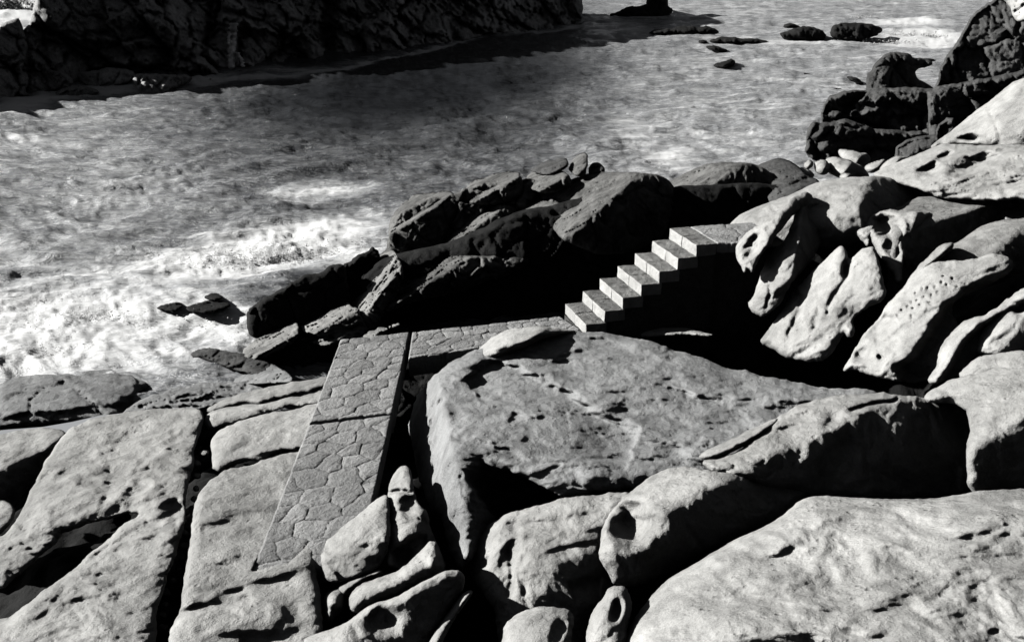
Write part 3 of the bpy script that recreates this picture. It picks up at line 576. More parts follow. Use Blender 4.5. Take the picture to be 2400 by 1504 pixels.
rock('rock', 'looped grey rock with a dark oval hole through its face, at the bottom', [(1345,1560),(1365,1490),(1385,1440),(1405,1405),(1430,1375),(1470,1370),(1484,1400),(1480,1440),(1465,1490),(1462,1560)], (1430,1430,.95), (195,28), T=0.20, soft=1, jit=2.5, R=26, mat='light', nz='worn', step=3, feat=[('p',1440,1425,13,26,18,.2)])
rock('rock', 'long pale rock with a black hollow side, behind the big near boulder', [(1640,1085),(1690,1070),(1730,1058),(1760,1030),(1790,1000),(1840,968),(1900,938),(1960,926),(2060,920),(2140,928),(2210,936),(2262,946),(2280,970),(2290,1010),(2300,1060),(2300,1150),(2240,1172),(2100,1174),(1990,1170),(1900,1160),(1830,1148),(1760,1130),(1700,1112),(1660,1100)],
     (1980,960,1.30), (168,12), T=0.20, soft=1, jit=2.5, R=22, thick=1.2, mat='light', nz='worn', step=3, k=.04,
     fac=[(1850,1050,292,62),(2100,985,292,70)],
     pk=.5, feat=[('p',1950,985,26,14,-35,.22),('g',[(1990,965),(2060,945),(2110,935)],5,.12),('p',2140,952,24,9,0,.10),('p',1900,1080,30,60,15,-.15),('p',1980,1060,26,50,10,.18),('p',1830,1085,40,30,0,.14)])
rock('rock', 'narrow tongue of pale rock with a black seam, lying on the flat-topped boulder', [(1630,1074),(1650,1056),(1690,1040),(1730,1018),(1790,992),(1830,975),(1820,1000),(1770,1030),(1730,1055),(1690,1070),(1660,1078)], (1720,1040,.95), (170,25), T=.15, R=12, mat='light', nz='smooth', step=2.6)
rock('boulder', 'smooth pale rock at the right edge with a black undercut, above the big near boulder', [(2150,935),(2200,900),(2280,872),(2350,855),(2460,830),(2460,1140),(2330,1165),(2270,1165),(2262,1060),(2275,1000),(2262,950)],
     (2300,930,1.75), (170,16), T=0.23, soft=1, jit=2.5, R=40, thick=1.2, mat='light', nz='smooth', cat='boulder', step=3.4, fac=[(2330,1020,290,68)], feat=[('p',2230,950,30,12,-20,.06)])
# right slope
rock('boulder', 'big domed rock at the head of the right slope, its right half in shade', [(1712,532),(1735,508),(1780,486),(1830,467),(1880,450),(1920,428),(1990,418),(2060,416),(2130,428),(2180,446),(2218,464),(2200,490),(2160,520),(2100,545),(2040,560),(1960,590),(1880,600),(1800,590),(1740,560)],
     (1900,480,1.85), (195,20), T=.4, R=40, thick=1.5, mat='light', nz='worn', cat='boulder', group=G_SLOPE, fac=[(2020,470,320,52),(1900,505,230,72)], feat=[('p',1925,475,36,16,-10,.10),('g',[(1800,480),(1822,500)],3,.08)])
rock('rock', 'pitted bony lobe of rock leaning over the landing, leftmost on the slope', [(1723,585),(1739,559),(1779,523),(1836,495),(1854,466),(1879,453),(1903,462),(1890,480),(1872,495),(1850,515),(1825,545),(1805,570),(1786,598),(1772,622),(1764,640),(1756,624),(1747,640),(1736,618),(1727,606)],
     (1800,550,1.75), (190,38), T=.19, dome=.8, soft=1, jit=2.2, R=24, mat='light', nz='worn', group=G_SLOPE, step=2.8, k=.03, fac=[(1812,550,320,60)], feat=[('p',1768,580,17,30,30,.36),('p',1806,540,9,12,20,.1),('p',1822,522,7,9,20,.08)])
rock('rock', 'long narrow lobe of rock with a hollowed head, second from the landing', [(1776,664),(1788,631),(1803,596),(1843,558),(1866,500),(1894,474),(1919,468),(1937,482),(1950,508),(1940,540),(1918,576),(1900,610),(1872,645),(1846,672),(1832,705),(1812,720),(1788,738),(1770,726),(1755,708),(1768,692)],
     (1850,600,1.45), (192,42), T=.19, dome=.8, soft=1, jit=2.2, R=26, mat='light', nz='smooth', group=G_SLOPE, step=2.8, k=.03, fac=[(1862,610,325,58)], feat=[('p',1912,500,20,26,15,.30),('p',1858,560,12,30,30,.14),('p',1800,690,6,26,8,.10)])
rock('rock', 'widest bright lobe of the slope, like a cloth hanging with a ragged lower edge', [(1783,796),(1797,778),(1836,725),(1858,681),(1894,650),(1920,622),(1966,581),(1984,588),(1988,612),(2005,597),(2023,585),(2048,585),(2056,631),(2070,690),(2062,705),(2040,716),(2010,735),(1998,752),(2005,780),(1990,792),(1975,780),(1955,815),(1935,838),(1901,843),(1862,838),(1820,818)],
     (1930,700,1.12), (200,46), T=.19, dome=.8, soft=1, jit=2.2, R=26, mat='bright', nz='smooth', group=G_SLOPE, step=2.8, k=.03, feat=[('g',[(1995,620),(1975,660),(1945,700),(1930,740)],6,.07),('p',1988,628,10,20,10,.22),('p',1866,690,5,6,0,.12),('g',[(1885,690),(1870,740),(1845,790)],8,.08),('g',[(1920,720),(1905,780)],6,.05),('p',2030,680,20,40,20,-.06)])
rock('rock', 'rock mass coloured black as shade behind the bright lobes, facing the gully', [(1760,700),(1800,640),(1850,600),(1900,560),(1960,530),(2030,500),(2090,500),(2130,560),(2125,640),(2110,700),(2090,780),(2100,880),(2060,930),(1900,930),(1700,890),(1640,820),(1700,760)],
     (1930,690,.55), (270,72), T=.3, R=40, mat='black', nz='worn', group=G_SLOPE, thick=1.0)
rock('rock', 'arched fold of rock with a black cave under it', [(1940,578),(1958,545),(1987,520),(2023,509),(2050,513),(2055,541),(2040,570),(2030,580),(2020,562),(2000,548),(1985,548),(1965,562)],
     (2000,530,1.65), (190,35), T=.19, dome=.8, soft=1, jit=2.2, R=16, mat='light', nz='smooth', group=G_SLOPE, step=2.6)
rock('rock', 'funnel-shaped lobe with a deep dark socket, tapering to a point', [(2029,524),(2041,506),(2077,495),(2131,500),(2190,498),(2165,524),(2140,550),(2122,590),(2114,640),(2116,662),(2104,666),(2094,640),(2077,628),(2052,585),(2037,552)],
     (2090,560,1.75), (195,34), T=.19, dome=.8, soft=1, jit=2.2, R=18, mat='light', nz='smooth', group=G_SLOPE, step=2.6, k=.03, fac=[(2135,560,320,60)], feat=[('p',2078,530,27,24,10,.5),('p',2092,575,16,34,-14,.22),('g',[(2120,515),(2118,560),(2108,620)],6,-.06)])
rock('boulder', 'dark-topped dome behind the funnel-shaped lobe, steep black on its near side', [(2090,496),(2149,470),(2238,463),(2330,464),(2370,484),(2395,514),(2350,530),(2300,560),(2260,590),(2215,620),(2170,680),(2130,720),(2090,730),(2085,640),(2100,560)],
     (2240,485,1.95), (150,8), T=.19, dome=.8, soft=1, jit=2.2, R=24, mat='mid', nz='worn', cat='boulder', group=G_SLOPE, fac=[(2230,508,300,72)], thick=1.2)
rock('rock', 'mottled rock at the right edge under the path, bright above and black below', [(2195,600),(2225,578),(2262,563),(2290,542),(2330,522),(2400,512),(2460,505),(2460,640),(2380,640),(2300,650),(2240,650)],
     (2330,570,2.0), (180,18), T=.3, R=26, mat='mid', nz='worn', group=G_SLOPE, fac=[(2340,580,300,55)])
rock('rock', 'slim crescent of rock curving along the upper side of the pitted lobe', [(2108,690),(2126,662),(2150,626),(2180,595),(2205,573),(2235,571),(2226,590),(2200,610),(2175,634),(2150,660),(2130,690),(2112,712)],
     (2165,630,1.75), (195,40), T=.18, R=14, mat='light', nz='smooth', group=G_SLOPE, step=2.6, feat=[('p',2205,588,14,7,-40,.12)])
rock('boulder', 'long bright lobe peppered with small pits, largest on the slope', [(1980,868),(1990,850),(2010,815),(2041,768),(2068,742),(2082,718),(2098,698),(2149,646),(2203,613),(2274,617),(2317,601),(2346,602),(2370,620),(2366,642),(2310,672),(2238,706),(2226,728),(2240,760),(2260,800),(2230,850),(2190,885),(2120,890),(2041,878),(2010,860)],
     (2150,720,1.50), (195,36), T=.19, dome=.8, soft=1, jit=2.2, R=30, mat='bright', nz='smooth', cat='boulder', group=G_SLOPE, step=2.8, k=.03,
     feat=[('p',2070,763,18,34,35,.24),('p',2020,830,16,22,35,.22),('p',2061,835,6,6,0,.14),('p',2080,715,8,14,30,.10),('g',[(2236,628),(2200,622)],8,.03),('s',[(2095,872),(2130,840),(2180,790),(2200,735),(2230,706),(2290,676),(2362,644)],9,.7,300)]
          +[('p',2150+x,690+y,4.2,3.4,0,.06) for x,y in [(0,0),(14,-10),(28,-14),(38,2),(22,6),(8,14),(-8,20),(44,-16),(58,-26),(30,20),(52,-4),(70,-22),(-18,30),(-30,42),(-6,38),(12,30),(60,-40),(84,-36),(96,-24),(-42,56),(-12,56),(-50,70)]])
rock('rock', 'smooth bent lobe with a foot-like tip resting at the edge of the lower rock', [(2182,890),(2190,872),(2203,858),(2206,822),(2231,784),(2281,744),(2325,735),(2364,708),(2400,671),(2460,640),(2460,700),(2400,735),(2345,752),(2330,790),(2300,830),(2275,862),(2240,885),(2215,888),(2200,896)],
     (2270,790,1.7), (195,34), T=.19, dome=.8, soft=1, jit=2.2, R=22, mat='bright', nz='smooth', group=G_SLOPE, step=2.8, feat=[('s',[(2212,892),(2231,850),(2253,813),(2274,784),(2310,762),(2364,728),(2420,690)],7,.5,200)])
rock('boulder', 'pale rock with two small eye-like holes at the right edge', [(2296,816),(2302,782),(2325,742),(2382,689),(2460,640),(2460,830),(2400,835),(2340,834),(2307,826)],
     (2350,760,1.85), (195,30), T=.19, dome=.8, soft=1, jit=2.2, R=24, mat='bright', nz='worn', cat='boulder', group=G_SLOPE, step=2.8, fac=[(2370,790,290,60)], feat=[('p',2388,720,12,16,20,.24),('p',2362,712,9,8,-30,.15)])
rock('rock', 'low grey rock under the rock with two holes at the right edge', [(2249,884),(2274,854),(2307,829),(2400,823),(2460,822),(2460,870),(2340,880),(2280,892)], (2340,850,1.75), (190,20), T=.19, dome=.8, soft=1, jit=2.2, R=20, mat='light', group=G_SLOPE, step=3)
rock('rock_slab', 'sloping pale rock with two long black hollows, upper right', [(2050,412),(2085,392),(2130,372),(2180,352),(2230,338),(2330,345),(2460,325),(2460,470),(2330,466),(2215,466),(2180,446),(2120,428)],
     (2250,400,2.35), (180,18), T=.3, R=26, mat='light', nz='worn', cat='rock slab', group=G_SLOPE, step=3, feat=[('p',2176,395,26,16,-20,.45),('p',2212,368,18,8,-20,.22),('p',2285,382,58,15,-22,.50),('s',[(2200,440),(2280,410),(2350,390),(2440,370)],14,.12,50),('p',2340,440,70,18,-18,.16)])
rock('boulder', 'bright smooth dome high on the right edge, with a small cave at its foot', [(2182,348),(2200,330),(2225,315),(2248,300),(2275,275),(2300,252),(2345,218),(2400,178),(2460,140),(2460,360),(2380,345),(2320,338),(2240,335)],
     (2330,280,2.9), (195,36), T=.5, R=50, mat='bright', nz='smooth', cat='boulder', group=G_SLOPE, thick=2, feat=[('p',2275,328,26,10,5,.5),('g',[(2320,250),(2335,300),(2350,330)],6,.08),('p',2210,335,10,8,-40,.15),('g',[(2395,200),(2390,230)],3,.05)])
# pale boulders in the notch
for lb, P, a, nn in [
 ('flat white stone lying highest among the notch boulders', [(1964,352),(1985,350),(2010,354),(2040,362),(2044,378),(2028,398),(2000,392),(1970,372)], (2000,372,-.2), (190,30)),
 ('broad pale stone behind the two round ones in the notch', [(1932,372),(1960,364),(1990,376),(2015,388),(2028,402),(2040,418),(1990,420),(1950,412),(1930,395)], (1975,392,-.1), (200,25)),
 ('round white stone in the middle of the notch', [(1905,380),(1925,370),(1945,384),(1948,402),(1928,414),(1908,404)], (1926,390,-.05), (195,35)),
 ('small white stone leftmost in the notch, beside the water', [(1882,384),(1896,374),(1908,380),(1904,394),(1888,400)], (1894,386,-.1), (195,35)),
 ('knobbly pale stone at the lip of the dark ridge dome', [(1866,398),(1880,390),(1896,396),(1912,410),(1900,418),(1872,412)], (1888,404,0), (190,30)),
 ('egg-shaped white stone low in the notch', [(1965,412),(1975,403),(1992,404),(2000,414),(1985,424),(1968,420)], (1982,412,.1), (195,35)),
 ('pale wedge of stone on the right side of the notch', [(2026,390),(2045,380),(2075,374),(2078,388),(2060,404),(2036,408)], (2050,392,.1), (195,32)),
 ('dark-sided leaning stone against the sloping rock', [(2060,405),(2064,388),(2085,370),(2110,361),(2134,368),(2125,380),(2100,392),(2080,408)], (2090,382,.4), (190,30))]:
    rock('boulder', lb, P, a, nn, T=.3, R=16, mat='bright', nz='worn', cat='boulder', group=G_BEACH, step=2.4, thick=.6, fac=[(a[0]+8, a[1]+6, 310, 60)], k=.03, namp=.7)
# ridge beyond the gully
rock('cliff', 'gully wall, its shade coloured black, behind the walkway and the steps', [(822,700),(850,650),(900,600),(1000,580),(1080,560),(1200,500),(1290,480),(1400,455),(1560,440),(1700,430),(1830,430),(1900,440),(1900,560),(1760,620),(1700,700),(1660,780),(1500,800),(1300,790),(1000,800),(900,800),(840,780)],
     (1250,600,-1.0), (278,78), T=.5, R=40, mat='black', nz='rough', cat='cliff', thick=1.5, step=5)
rock('rock', 'craggy dark body of the ridge that carries the row of boulders', [(824,770),(824,668),(850,628),(905,578),(922,520),(955,480),(1060,462),(1100,436),(1230,418),(1300,432),(1420,415),(1560,430),(1610,560),(1500,640),(1300,640),(1180,650),(1060,690),(960,730),(880,800)],
     (1100,560,-1.35), (272,52), T=.4, R=24, mat='ridge', nz='rug', group=G_RIDGE, step=3, thick=1.5, dome=.6, namp=1.25, jit=3)
rock('boulder', 'long dark dome on the ridge, pale along its left shoulder', [(1265,470),(1290,448),(1330,424),(1375,406),(1430,402),(1500,403),(1552,412),(1578,430),(1590,470),(1570,540),(1500,590),(1400,600),(1310,560),(1280,510)],
     (1400,430,.35), (175,30), T=.5, R=26, mat='ridge', nz='rough', cat='boulder', group=G_RIDGE, thick=1.5, step=3, fac=[(1470,432,310,62)], feat=[('p',1340,470,30,14,0,.2)])
rock('boulder', 'smooth dome on the ridge behind the landing, lit crown above a jet black face', [(1562,432),(1590,412),(1640,390),(1700,379),(1760,384),(1800,398),(1840,430),(1860,470),(1840,520),(1700,560),(1600,560),(1570,500)],
     (1680,405,.35), (175,28), T=.5, R=26, mat='ridge', nz='rough', cat='boulder', group=G_RIDGE, thick=1.5, step=3, fac=[(1690,418,290,72)])
rock('boulder', 'rough dark boulder at the right end of the ridge', [(1768,392),(1800,378),(1835,371),(1872,386),(1892,408),(1930,428),(1900,450),(1860,480),(1800,480),(1775,430)],
     (1820,400,.2), (165,15), T=.4, R=22, mat='dark', nz='rough', cat='boulder', group=G_RIDGE, step=3)
for lb, P, a, nn, mt in [
 ('smooth grey boulder with a split end, farthest left on the ridge crest', [(915,560),(912,525),(930,490),(955,462),(1000,448),(1045,447),(1070,460),(1080,490),(1070,530),(1040,580),(980,600),(930,590)], (990,480,-.95), (170,28), 'ridge'),
 ('oval boulder with a pale back on the ridge crest', [(1078,462),(1092,435),(1120,416),(1170,405),(1215,406),(1233,430),(1225,460),(1180,480),(1120,485)], (1140,435,-.5), (165,26), 'ridge'),
 ('blunt dark boulder on the ridge, below the split stones', [(1232,425),(1240,404),(1270,392),(1310,390),(1340,410),(1335,440),(1290,452),(1245,450)], (1285,415,.0), (165,25), 'ridge'),
 ('slanting wedge stone at the top of the ridge', [(1236,402),(1255,388),(1290,375),(1322,369),(1335,385),(1320,402),(1270,408)], (1290,388,.1), (170,25), 'dark'),
 ('tallest upright stone standing on the ridge, split from its neighbour', [(1330,398),(1334,376),(1348,360),(1368,357),(1379,366),(1380,390),(1370,410),(1345,412)], (1355,382,.25), (170,35), 'ridge'),
 ('hunched dark stone right of the upright stone', [(1376,390),(1392,380),(1412,386),(1425,402),(1400,415),(1375,412)], (1400,396,.2), (165,20), 'dark'),
 ('long pale-backed boulder halfway down the ridge', [(1052,560),(1062,525),(1080,500),(1110,482),(1155,478),(1200,478),(1220,495),(1212,540),(1180,600),(1110,640),(1060,640),(1045,600)], (1120,505,-.9), (175,28), 'ridge'),
 ('lumpy pale rock on the ridge beside the long dome', [(1212,500),(1215,472),(1235,462),(1265,465),(1290,470),(1320,478),(1330,500),(1300,530),(1250,540),(1220,525)], (1260,485,-.45), (170,25), 'ridge'),
 ('grey round boulder in half shade below the long dome', [(1300,540),(1320,510),(1350,494),(1390,492),(1420,505),(1418,540),(1380,570),(1320,570)], (1360,515,-.6), (175,12), 'dark'),
 ('small pointed stone catching the sun in the black gully', [(1416,524),(1418,505),(1435,490),(1455,476),(1470,482),(1468,502),(1450,512),(1428,518)], (1445,496,-.4), (185,32), 'light'),
 ('flat-topped stone lying in the shade of the gully', [(1344,575),(1350,556),(1370,546),(1410,544),(1445,546),(1452,560),(1430,580),(1370,585)], (1400,556,-.9), (160,10), 'ridge'),
 ('knobbly rock in the shade under the round boulder', [(1250,570),(1280,552),(1320,545),(1345,560),(1330,585),(1280,590)], (1300,566,-1.05), (165,12), 'dark')]:
    rock('boulder', lb, P, a, nn, T=.35, R=12, dome=.8, jit=3.2, mat=mt, nz='rug', namp=.75, cat='boulder', group=G_RIDGE, step=2.6, thick=1.0, fac=[(a[0]+14, a[1]+14, 300, 62)], k=.05)
rock('rock', 'ragged layered crest of rock above the black gully', [(850,690),(890,650),(930,625),(980,600),(1020,580),(1060,575),(1100,600),(1180,600),(1240,590),(1250,620),(1150,660),(1060,690),(960,710),(900,740)],
     (980,640,-1.45), (170,28), T=.4, R=20, mat='ridge', nz='rug', group=G_RIDGE, step=3, fac=[(1010,660,295,66)], strat=(0,.7,1,2.2))
rock('rock', 'craggy honeycombed end of the ridge above the rubble', [(822,760),(820,710),(824,670),(845,635),(880,610),(915,580),(935,600),(950,640),(935,690),(900,730),(888,770),(870,785),(845,780)],
     (850,700,-1.75), (185,45), T=.3, R=20, mat='mid', nz='rug', group=G_RIDGE, step=2.8, fac=[(885,700,300,66)])
rock('rock', 'black squared outcrop standing in the surf before the ridge', [(580,780),(578,740),(590,712),(640,685),(690,655),(740,636),(785,618),(806,615),(815,640),(824,700),(830,775),(740,800),(660,810),(600,800)],
     (700,700,-1.65), (280,70), T=.35, R=14, jit=4, dome=.3, soft=1, mat='black', nz='rough', step=3, thick=1.4, cat='rock')
for lb, P, a in [
 ('layered rubble ledge at the foot of the craggy ridge end', [(700,745),(740,715),(790,705),(828,712),(850,745),(860,770),(800,785),(730,790),(700,775)], (780,745,-1.8)),
 ('heap of broken ledges between the surf and the gully mouth', [(575,820),(600,790),(640,765),(690,750),(705,770),(700,800),(650,830),(600,850),(570,845)], (640,800,-2.1)),
 ('low scaly ledge left of the long walkway, under the ridge', [(690,790),(740,775),(820,770),(860,775),(850,790),(780,800),(710,800)], (780,785,-2.0)),
 ('jagged scrap of lit stone just beyond the far edge of the walkway', [(850,795),(870,775),(900,765),(935,755),(940,762),(910,775),(885,790),(860,798)], (890,778,-1.6))]:
    rock('rock', lb, P, a, (165,24), T=.12, R=8, dome=.4, jit=5, mat='mid', nz='rug', group=G_RIDGE, step=2.6, strat=(0,.6,1,2.6), fac=[(a[0]+5, a[1]+12, 300, 62)], namp=.7)
rock('rock', 'low black spur of rock pointing out into the white surf', [(404,818),(425,803),(470,806),(520,818),(575,830),(640,850),(640,890),(560,870),(500,846),(440,840),(410,832)], (520,830,-2.38), (150,12), T=.2, R=10, mat='dark', nz='rough', cat='rock', step=2.8)
rock('rock', 'mass of rock coloured black for the shade of the gully mouth', [(560,860),(600,840),(660,810),(720,795),(860,785),(960,778),(1000,900),(960,1000),(900,1100),(850,900),(740,900),(640,900)], (760,840,-2.4), (290,40), T=.3, R=30, mat='black', nz='rough', cat='rock', step=4)
for lb, P, a in [
 ('humped black rock awash in the surf, nearer of two', [(430,722),(460,706),(500,698),(535,708),(545,722),(500,732),(450,732)], (490,714,-2.42)),
 ('small black rock awash in the surf, farther of two', [(472,698),(490,684),(515,688),(522,700),(495,706)], (497,694,-2.42)),
 ('low black rock awash in the surf, left of the humped one', [(362,724),(385,708),(415,702),(432,712),(425,728),(390,732)], (400,718,-2.45))]:
    rock('sea_rock', lb, P, a, (120,10), T=.2, R=10, dome=.5, mat='black', nz='rough', cat='rock', group=G_SEA, step=2.6, thick=.8)
rock('rock', 'black rock joining the squared outcrop to the craggy ridge end', [(770,690),(790,640),(820,612),(850,590),(885,575),(900,620),(880,690),(850,740),(800,745)], (830,660,-1.75), (275,60), T=.25, R=12, dome=.3, jit=4, soft=1, mat='black', nz='rug', step=2.8)
# rocks out at sea
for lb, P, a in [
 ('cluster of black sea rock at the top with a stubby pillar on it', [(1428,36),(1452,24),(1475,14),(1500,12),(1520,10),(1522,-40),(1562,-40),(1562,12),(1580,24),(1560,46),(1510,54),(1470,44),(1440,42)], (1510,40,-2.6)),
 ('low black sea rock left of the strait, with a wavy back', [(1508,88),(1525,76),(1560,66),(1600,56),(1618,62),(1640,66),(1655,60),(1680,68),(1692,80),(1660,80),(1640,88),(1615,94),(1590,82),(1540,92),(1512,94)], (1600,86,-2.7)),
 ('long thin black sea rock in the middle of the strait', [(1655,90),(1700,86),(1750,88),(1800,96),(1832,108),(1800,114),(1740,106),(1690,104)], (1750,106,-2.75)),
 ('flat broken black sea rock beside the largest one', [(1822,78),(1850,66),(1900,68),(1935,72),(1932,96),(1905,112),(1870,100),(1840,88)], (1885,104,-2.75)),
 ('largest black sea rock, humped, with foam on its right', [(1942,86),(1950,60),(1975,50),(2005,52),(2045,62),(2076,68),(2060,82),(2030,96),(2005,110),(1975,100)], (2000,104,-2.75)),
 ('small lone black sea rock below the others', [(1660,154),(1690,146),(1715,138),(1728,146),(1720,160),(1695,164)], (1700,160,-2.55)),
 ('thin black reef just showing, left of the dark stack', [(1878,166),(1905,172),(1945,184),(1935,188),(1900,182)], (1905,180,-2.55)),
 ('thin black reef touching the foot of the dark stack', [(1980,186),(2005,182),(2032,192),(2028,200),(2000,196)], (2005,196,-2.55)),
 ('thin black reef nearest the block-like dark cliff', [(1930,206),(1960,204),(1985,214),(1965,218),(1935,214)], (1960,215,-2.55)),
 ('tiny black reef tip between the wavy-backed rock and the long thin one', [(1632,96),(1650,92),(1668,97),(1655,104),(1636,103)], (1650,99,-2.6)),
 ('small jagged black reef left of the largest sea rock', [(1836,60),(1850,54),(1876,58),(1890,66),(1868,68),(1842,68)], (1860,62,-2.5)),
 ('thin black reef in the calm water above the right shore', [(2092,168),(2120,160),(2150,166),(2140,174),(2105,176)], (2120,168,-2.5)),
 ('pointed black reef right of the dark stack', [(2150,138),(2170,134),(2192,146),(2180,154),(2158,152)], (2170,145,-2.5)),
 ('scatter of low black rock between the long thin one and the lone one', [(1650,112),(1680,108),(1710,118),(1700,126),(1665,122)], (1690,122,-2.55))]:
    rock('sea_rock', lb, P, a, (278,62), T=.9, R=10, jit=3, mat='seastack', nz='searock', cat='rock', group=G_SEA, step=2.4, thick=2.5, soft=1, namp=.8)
# far right dark cliffs
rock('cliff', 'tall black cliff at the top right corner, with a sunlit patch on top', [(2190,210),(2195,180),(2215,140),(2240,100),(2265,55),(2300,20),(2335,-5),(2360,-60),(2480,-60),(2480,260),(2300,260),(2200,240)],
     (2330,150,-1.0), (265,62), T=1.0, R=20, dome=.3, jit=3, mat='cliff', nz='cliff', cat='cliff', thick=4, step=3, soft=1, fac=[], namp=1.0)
rock('rock', 'sunlit pale cap of rock on the tall black cliff', [(2330,-60),(2338,-8),(2365,12),(2372,40),(2390,55),(2480,60),(2480,-60)], (2390,20,2.0), (200,40), T=.8, R=24, mat='dry', nz='searock', step=3, thick=3, soft=1)
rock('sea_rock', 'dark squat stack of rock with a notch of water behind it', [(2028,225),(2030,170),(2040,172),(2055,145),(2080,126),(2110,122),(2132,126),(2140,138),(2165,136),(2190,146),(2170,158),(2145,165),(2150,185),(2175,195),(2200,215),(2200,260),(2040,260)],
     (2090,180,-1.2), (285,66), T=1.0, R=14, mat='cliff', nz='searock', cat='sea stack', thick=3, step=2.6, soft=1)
for lb, P, a in [
 ('blocky black cliff step standing at the water, lowest of the dark right shore', [(1888,350),(1890,305),(1905,288),(1930,288),(1980,282),(2060,300),(2160,308),(2200,320),(2190,380),(2100,385),(2000,385),(1900,385)], (1980,335,-1.9)),
 ('long black cliff terrace above the lowest step', [(1922,300),(1925,255),(1942,226),(1975,214),(2020,208),(2100,205),(2190,205),(2250,195),(2250,330),(2130,325),(2030,312),(1960,305)], (2060,255,-1.0)),
 ('black rock bank running up to the bright dome', [(2170,215),(2240,196),(2320,182),(2400,165),(2460,150),(2460,300),(2300,330),(2230,350),(2180,345)], (2280,240,.2)),
 ('dark faceted block among the notch boulders', [(2095,385),(2100,345),(2130,325),(2190,315),(2215,330),(2190,360),(2140,385)], (2150,355,-.6)),
 ('upright ribbed black block beside the bright dome', [(2190,325),(2196,290),(2215,274),(2235,275),(2240,300),(2215,325),(2200,335)], (2212,305,.3))]:
    rock('cliff', lb, P, a, (272,58), T=.7, R=14, mat='cliff', nz='cliff', namp=.8, dome=.15, jit=2.5, cat='cliff', thick=3, step=2.6, soft=0, group='black cliff blocks on the right shore',
         feat=[('s',[(P[0][0],a[1]-10),(a[0],a[1]-18),(P[0][0]+330,a[1]-14)],6,.6,40),('s',[(P[0][0],a[1]+22),(a[0],a[1]+14),(P[0][0]+330,a[1]+18)],6,.6,40)] if a[0] < 2100 else ())
# far headland
rock('cliff', 'dark ledge of rock running off the left edge of the picture, surf at its foot', [(-60,64),(0,58),(44,46),(64,110),(52,160),(62,225),(24,262),(-30,272),(-60,290)],
     (0,262,-3.1), (322,55), T=.8, R=8, dome=.2, jit=3, mat='headland', nz='cliff', cat='cliff', thick=6, step=2.8, soft=0, namp=1.2)
rock('cliff', 'high dark headland across the cove, with broad cracked faces', [(40,240),(44,150),(50,80),(78,40),(82,-20),(90,-90),(300,-150),(700,-230),(1200,-200),(1364,-120),(1366,10),(1372,40),(1376,52),(1345,66),(1290,76),(1220,82),(1150,80),(1100,98),(1020,120),(900,148),(800,172),(700,186),(560,190),(440,192),(330,205),(200,225),(100,245)],
     (560,195,-3.2), (320,51), T=2.0, R=14, dome=.1, jit=3, mat='headland', nz='cliff', cat='cliff', thick=10, step=3.0, soft=1, namp=1.8,
     feat=[('s',[(80,100),(180,90),(300,112),(420,106)],8,1.6,50),('s',[(200,165),(330,150),(500,172)],7,1.6,50),('g',[(775,-40),(770,60),(778,160)],16,3.0),('s',[(560,60),(700,90),(760,84)],8,1.3,50),('g',[(860,-60),(930,40),(1000,90)],8,1.2),
           ('s',[(820,90),(900,60),(1000,10),(1060,-40)],10,1.2,70),('p',660,40,90,40,10,-1.5),('p',920,50,70,40,-20,-1.4),('p',360,40,110,30,5,-1.4),('g',[(1060,60),(1100,30),(1190,-10)],12,1.4),('p',1230,50,100,30,0,1.5),('g',[(480,-40),(500,40),(470,120)],7,1.0)])
for lb, P, a in [
 ('square dark block at the left foot of the headland', [(40,170),(60,160),(120,160),(165,175),(170,205),(130,225),(80,225),(45,215)], (100,195,-2.2)),
 ('flat-topped dark block with a thin white line of water along its top', [(178,172),(220,166),(270,160),(310,162),(318,180),(300,200),(240,206),(190,200)], (250,190,-2.3)),
 ('slanting dark block at the foot of the headland, rightmost of the fallen ones', [(312,178),(330,170),(400,174),(440,180),(455,190),(430,204),(385,222),(350,236),(325,222)], (380,206,-2.4)),
 ('rounded wet rock with foam on its shoulders at the foot of the headland', [(120,240),(130,212),(160,200),(200,195),(230,206),(238,222),(200,236),(150,246)], (175,222,-2.6)),]:
    rock('rock', lb, P, a, (275,50), T=.6, R=8, dome=.3, jit=3, mat='headland', nz='searock', group=G_CLIFF, thick=3, step=2.8, soft=1)

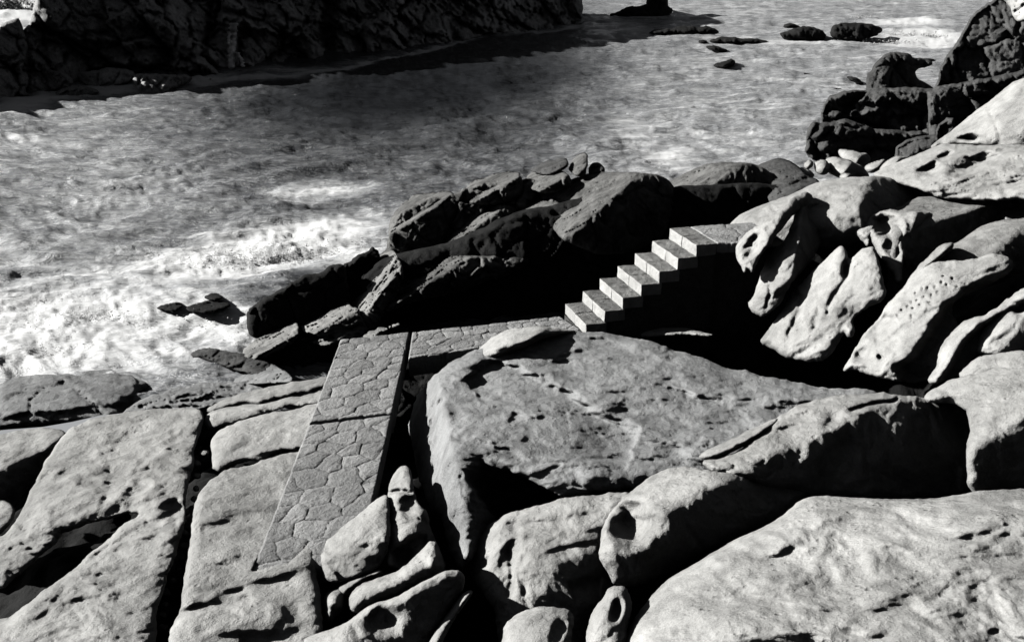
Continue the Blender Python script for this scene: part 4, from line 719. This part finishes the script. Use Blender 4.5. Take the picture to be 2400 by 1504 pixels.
# ------------------------------------------------------------------ falling water and spray
def white_mat(name, c, rough=.6):
    m, t, b = mk(name); b.inputs['Base Color'].default_value = (c, c, c*1.005, 1); b.inputs['Roughness'].default_value = rough
    tr = t.nodes.new('ShaderNodeBsdfTranslucent'); tr.inputs[0].default_value = (c, c, c, 1); mxs = t.nodes.new('ShaderNodeMixShader'); mxs.inputs[0].default_value = .5
    out = t.nodes['Material Output']; t.links.new(b.outputs[0], mxs.inputs[1]); t.links.new(tr.outputs[0], mxs.inputs[2]); t.links.new(mxs.outputs[0], out.inputs[0]); return m
M['foam'] = white_mat('white_water', .97)
M['fall'], _t, _b = mk('falling_water'); _b.inputs['Base Color'].default_value = (.9, .9, .9, 1); _b.inputs['Roughness'].default_value = .35; _b.inputs['Specular IOR Level'].default_value = .8
def drops(name, U, n, z, size, label, cat='spray', kind=None, up=None, parent=None, off=0.):
    """many small droplets: U = list of (u, v, ru, rv, weight)"""
    r = np.random.default_rng(len(name)+n); w = np.array([x[4] for x in U], float); w /= w.sum()
    k = r.choice(len(U), n, p=w); A = np.array(U, float)[k]; q = r.normal(size=(n, 2))*.55
    u = A[:, 0]+A[:, 2]*q[:, 0]; v = A[:, 1]+A[:, 3]*q[:, 1]
    base = at(A[:, 0]+A[:, 2]*q[:, 0], A[:, 1], z)                 # foot on the water
    tz = (base[:, 1])/ray(u, v)[:, 1]                               # rise straight up from that foot
    c = C0+ray(u, v)*tz[:, None]+np.c_[r.normal(size=n)*0, r.normal(size=n)*.35, np.zeros(n)]
    c[:, 1] -= off
    cl = fbm(c*1.6, 3); keep = cl > -.15; c = c[keep]; n = len(c)
    s = size*r.lognormal(0, .55, n)
    T0 = np.array([(1,1,1),(-1,-1,1),(-1,1,-1),(1,-1,-1)], float)/1.7
    R_ = r.normal(size=(n, 3, 3)); Q, _ = np.linalg.qr(R_)
    V = (np.einsum('ij,njk->nik', T0, Q)*s[:, None, None]+c[:, None]).reshape(-1, 3)
    f = np.array([(0,1,2),(0,2,3),(0,3,1),(1,3,2)]); Fq = (f[None]+4*np.arange(n)[:, None, None]).reshape(-1, 3)
    o = mesh_obj(name, V, Fq, M['foam'], None, smooth=True)
    return tag(o, label, cat, kind=kind)
drops('sea_spray', [(620,625,150,32,3),(500,640,90,26,1.5),(740,600,80,20,1.5),(820,590,60,18,.7),(360,600,60,14,.4)], 70000, SEA+.1, .009, 'white burst of breaking wave beside the black squared outcrop', kind='stuff')
drops('sea_spray', [(200,780,160,40,2),(80,720,110,30,1),(60,850,110,30,1),(480,770,80,24,1),(560,850,40,24,.6)], 50000, SEA+.1, .008, 'churned white surf thrown up at the left before the grey dome', kind='stuff')
drops('sea_spray', [(2130,95,70,14,1),(2080,110,60,12,1),(2010,48,20,7,.3)], 16000, SEA, .035, 'spray beside the largest black sea rock', kind='stuff')
drops('sea_spray', [(300,215,60,9,1),(470,200,60,8,1),(90,225,30,12,.6),(660,184,60,5,.5),(1040,90,50,5,.5),(860,152,50,5,.4)], 20000, SEA, .022, 'line of white water along the foot of the headland', kind='stuff')
drops('sea_spray', [(10,30,60,34,1),(20,200,18,34,.9),(10,150,16,20,.5)], 50000, SEA, .05, 'cloud of white spray behind the left end of the headland', kind='stuff', off=0)
# waterfall: a branching ribbon of falling water that hugs the headland
def ribbon(pts, w, dy, name, parent=None, label=None):
    V = []; Fs = []; P = np.array(pts, float)
    for (u, v), wi in zip(P, w):
        c = at_cliff(u, v); r = .5*wi
        for dx, dz in ((-r, 0), (0, -.25), (r, 0), (0, .25)): V.append(c+np.array([dx, dz-dy, 0]))
    for i in range(len(P)-1):
        for j in range(4): Fs.append((4*i+j, 4*i+(j+1) % 4, 4*i+4+(j+1) % 4, 4*i+4+j))
    return mesh_obj(name, np.array(V), np.array(Fs), M['fall'], None, parent=parent)
import mathutils
from mathutils.bvhtree import BVHTree
hl = [o for o in ROCKS if o['label'].startswith('high dark headland')][0]
bv = BVHTree.FromPolygons([v.co+hl.location for v in hl.data.vertices], [p.vertices[:] for p in hl.data.polygons])
def at_cliff(u, v):
    d = mathutils.Vector(ray(u, v)); h = bv.ray_cast(mathutils.Vector(C0), d.normalized())
    return np.array(h[0]) if h[0] else at(u, v, SEA)
def wig(pts, n=26, a=1.6, sd=0):
    r = np.random.default_rng(sd); P = np.array(pts, float); s = np.linspace(0, len(P)-1, n)
    Q = np.c_[np.interp(s, range(len(P)), P[:, 0]), np.interp(s, range(len(P)), P[:, 1])]; Q[:, 0] += r.normal(size=n)*a; return Q
wf = tag(empty('waterfall', at_cliff(556, 180)), 'thin white waterfall running down the dark headland and forking halfway', 'waterfall')
for pts, w0_, sd in [([(559,50),(557,75),(553,110),(556,150),(556,186)], .30, 1), ([(563,56),(561,90),(558,118)], .16, 2), ([(556,116),(566,118),(576,132),(580,150)], .16, 3), ([(548,70),(549,110),(552,160)], .12, 4), ([(553,90),(553,130),(550,172)], .18, 5)]:
    Q = wig(pts, sd=sd); ww_ = w0_*np.random.default_rng(sd).uniform(.7, 1.25, len(Q)); ribbon(Q, ww_*1.7, 1.2, 'water_strand', wf)
for k, (pts, lb) in enumerate([([(180,172),(220,166),(268,160)], 'thin white trickle of water along the top edge of the flat-topped block'), ([(356,176),(404,170)], 'thin white trickle of water above the slanting block')]):
    pass
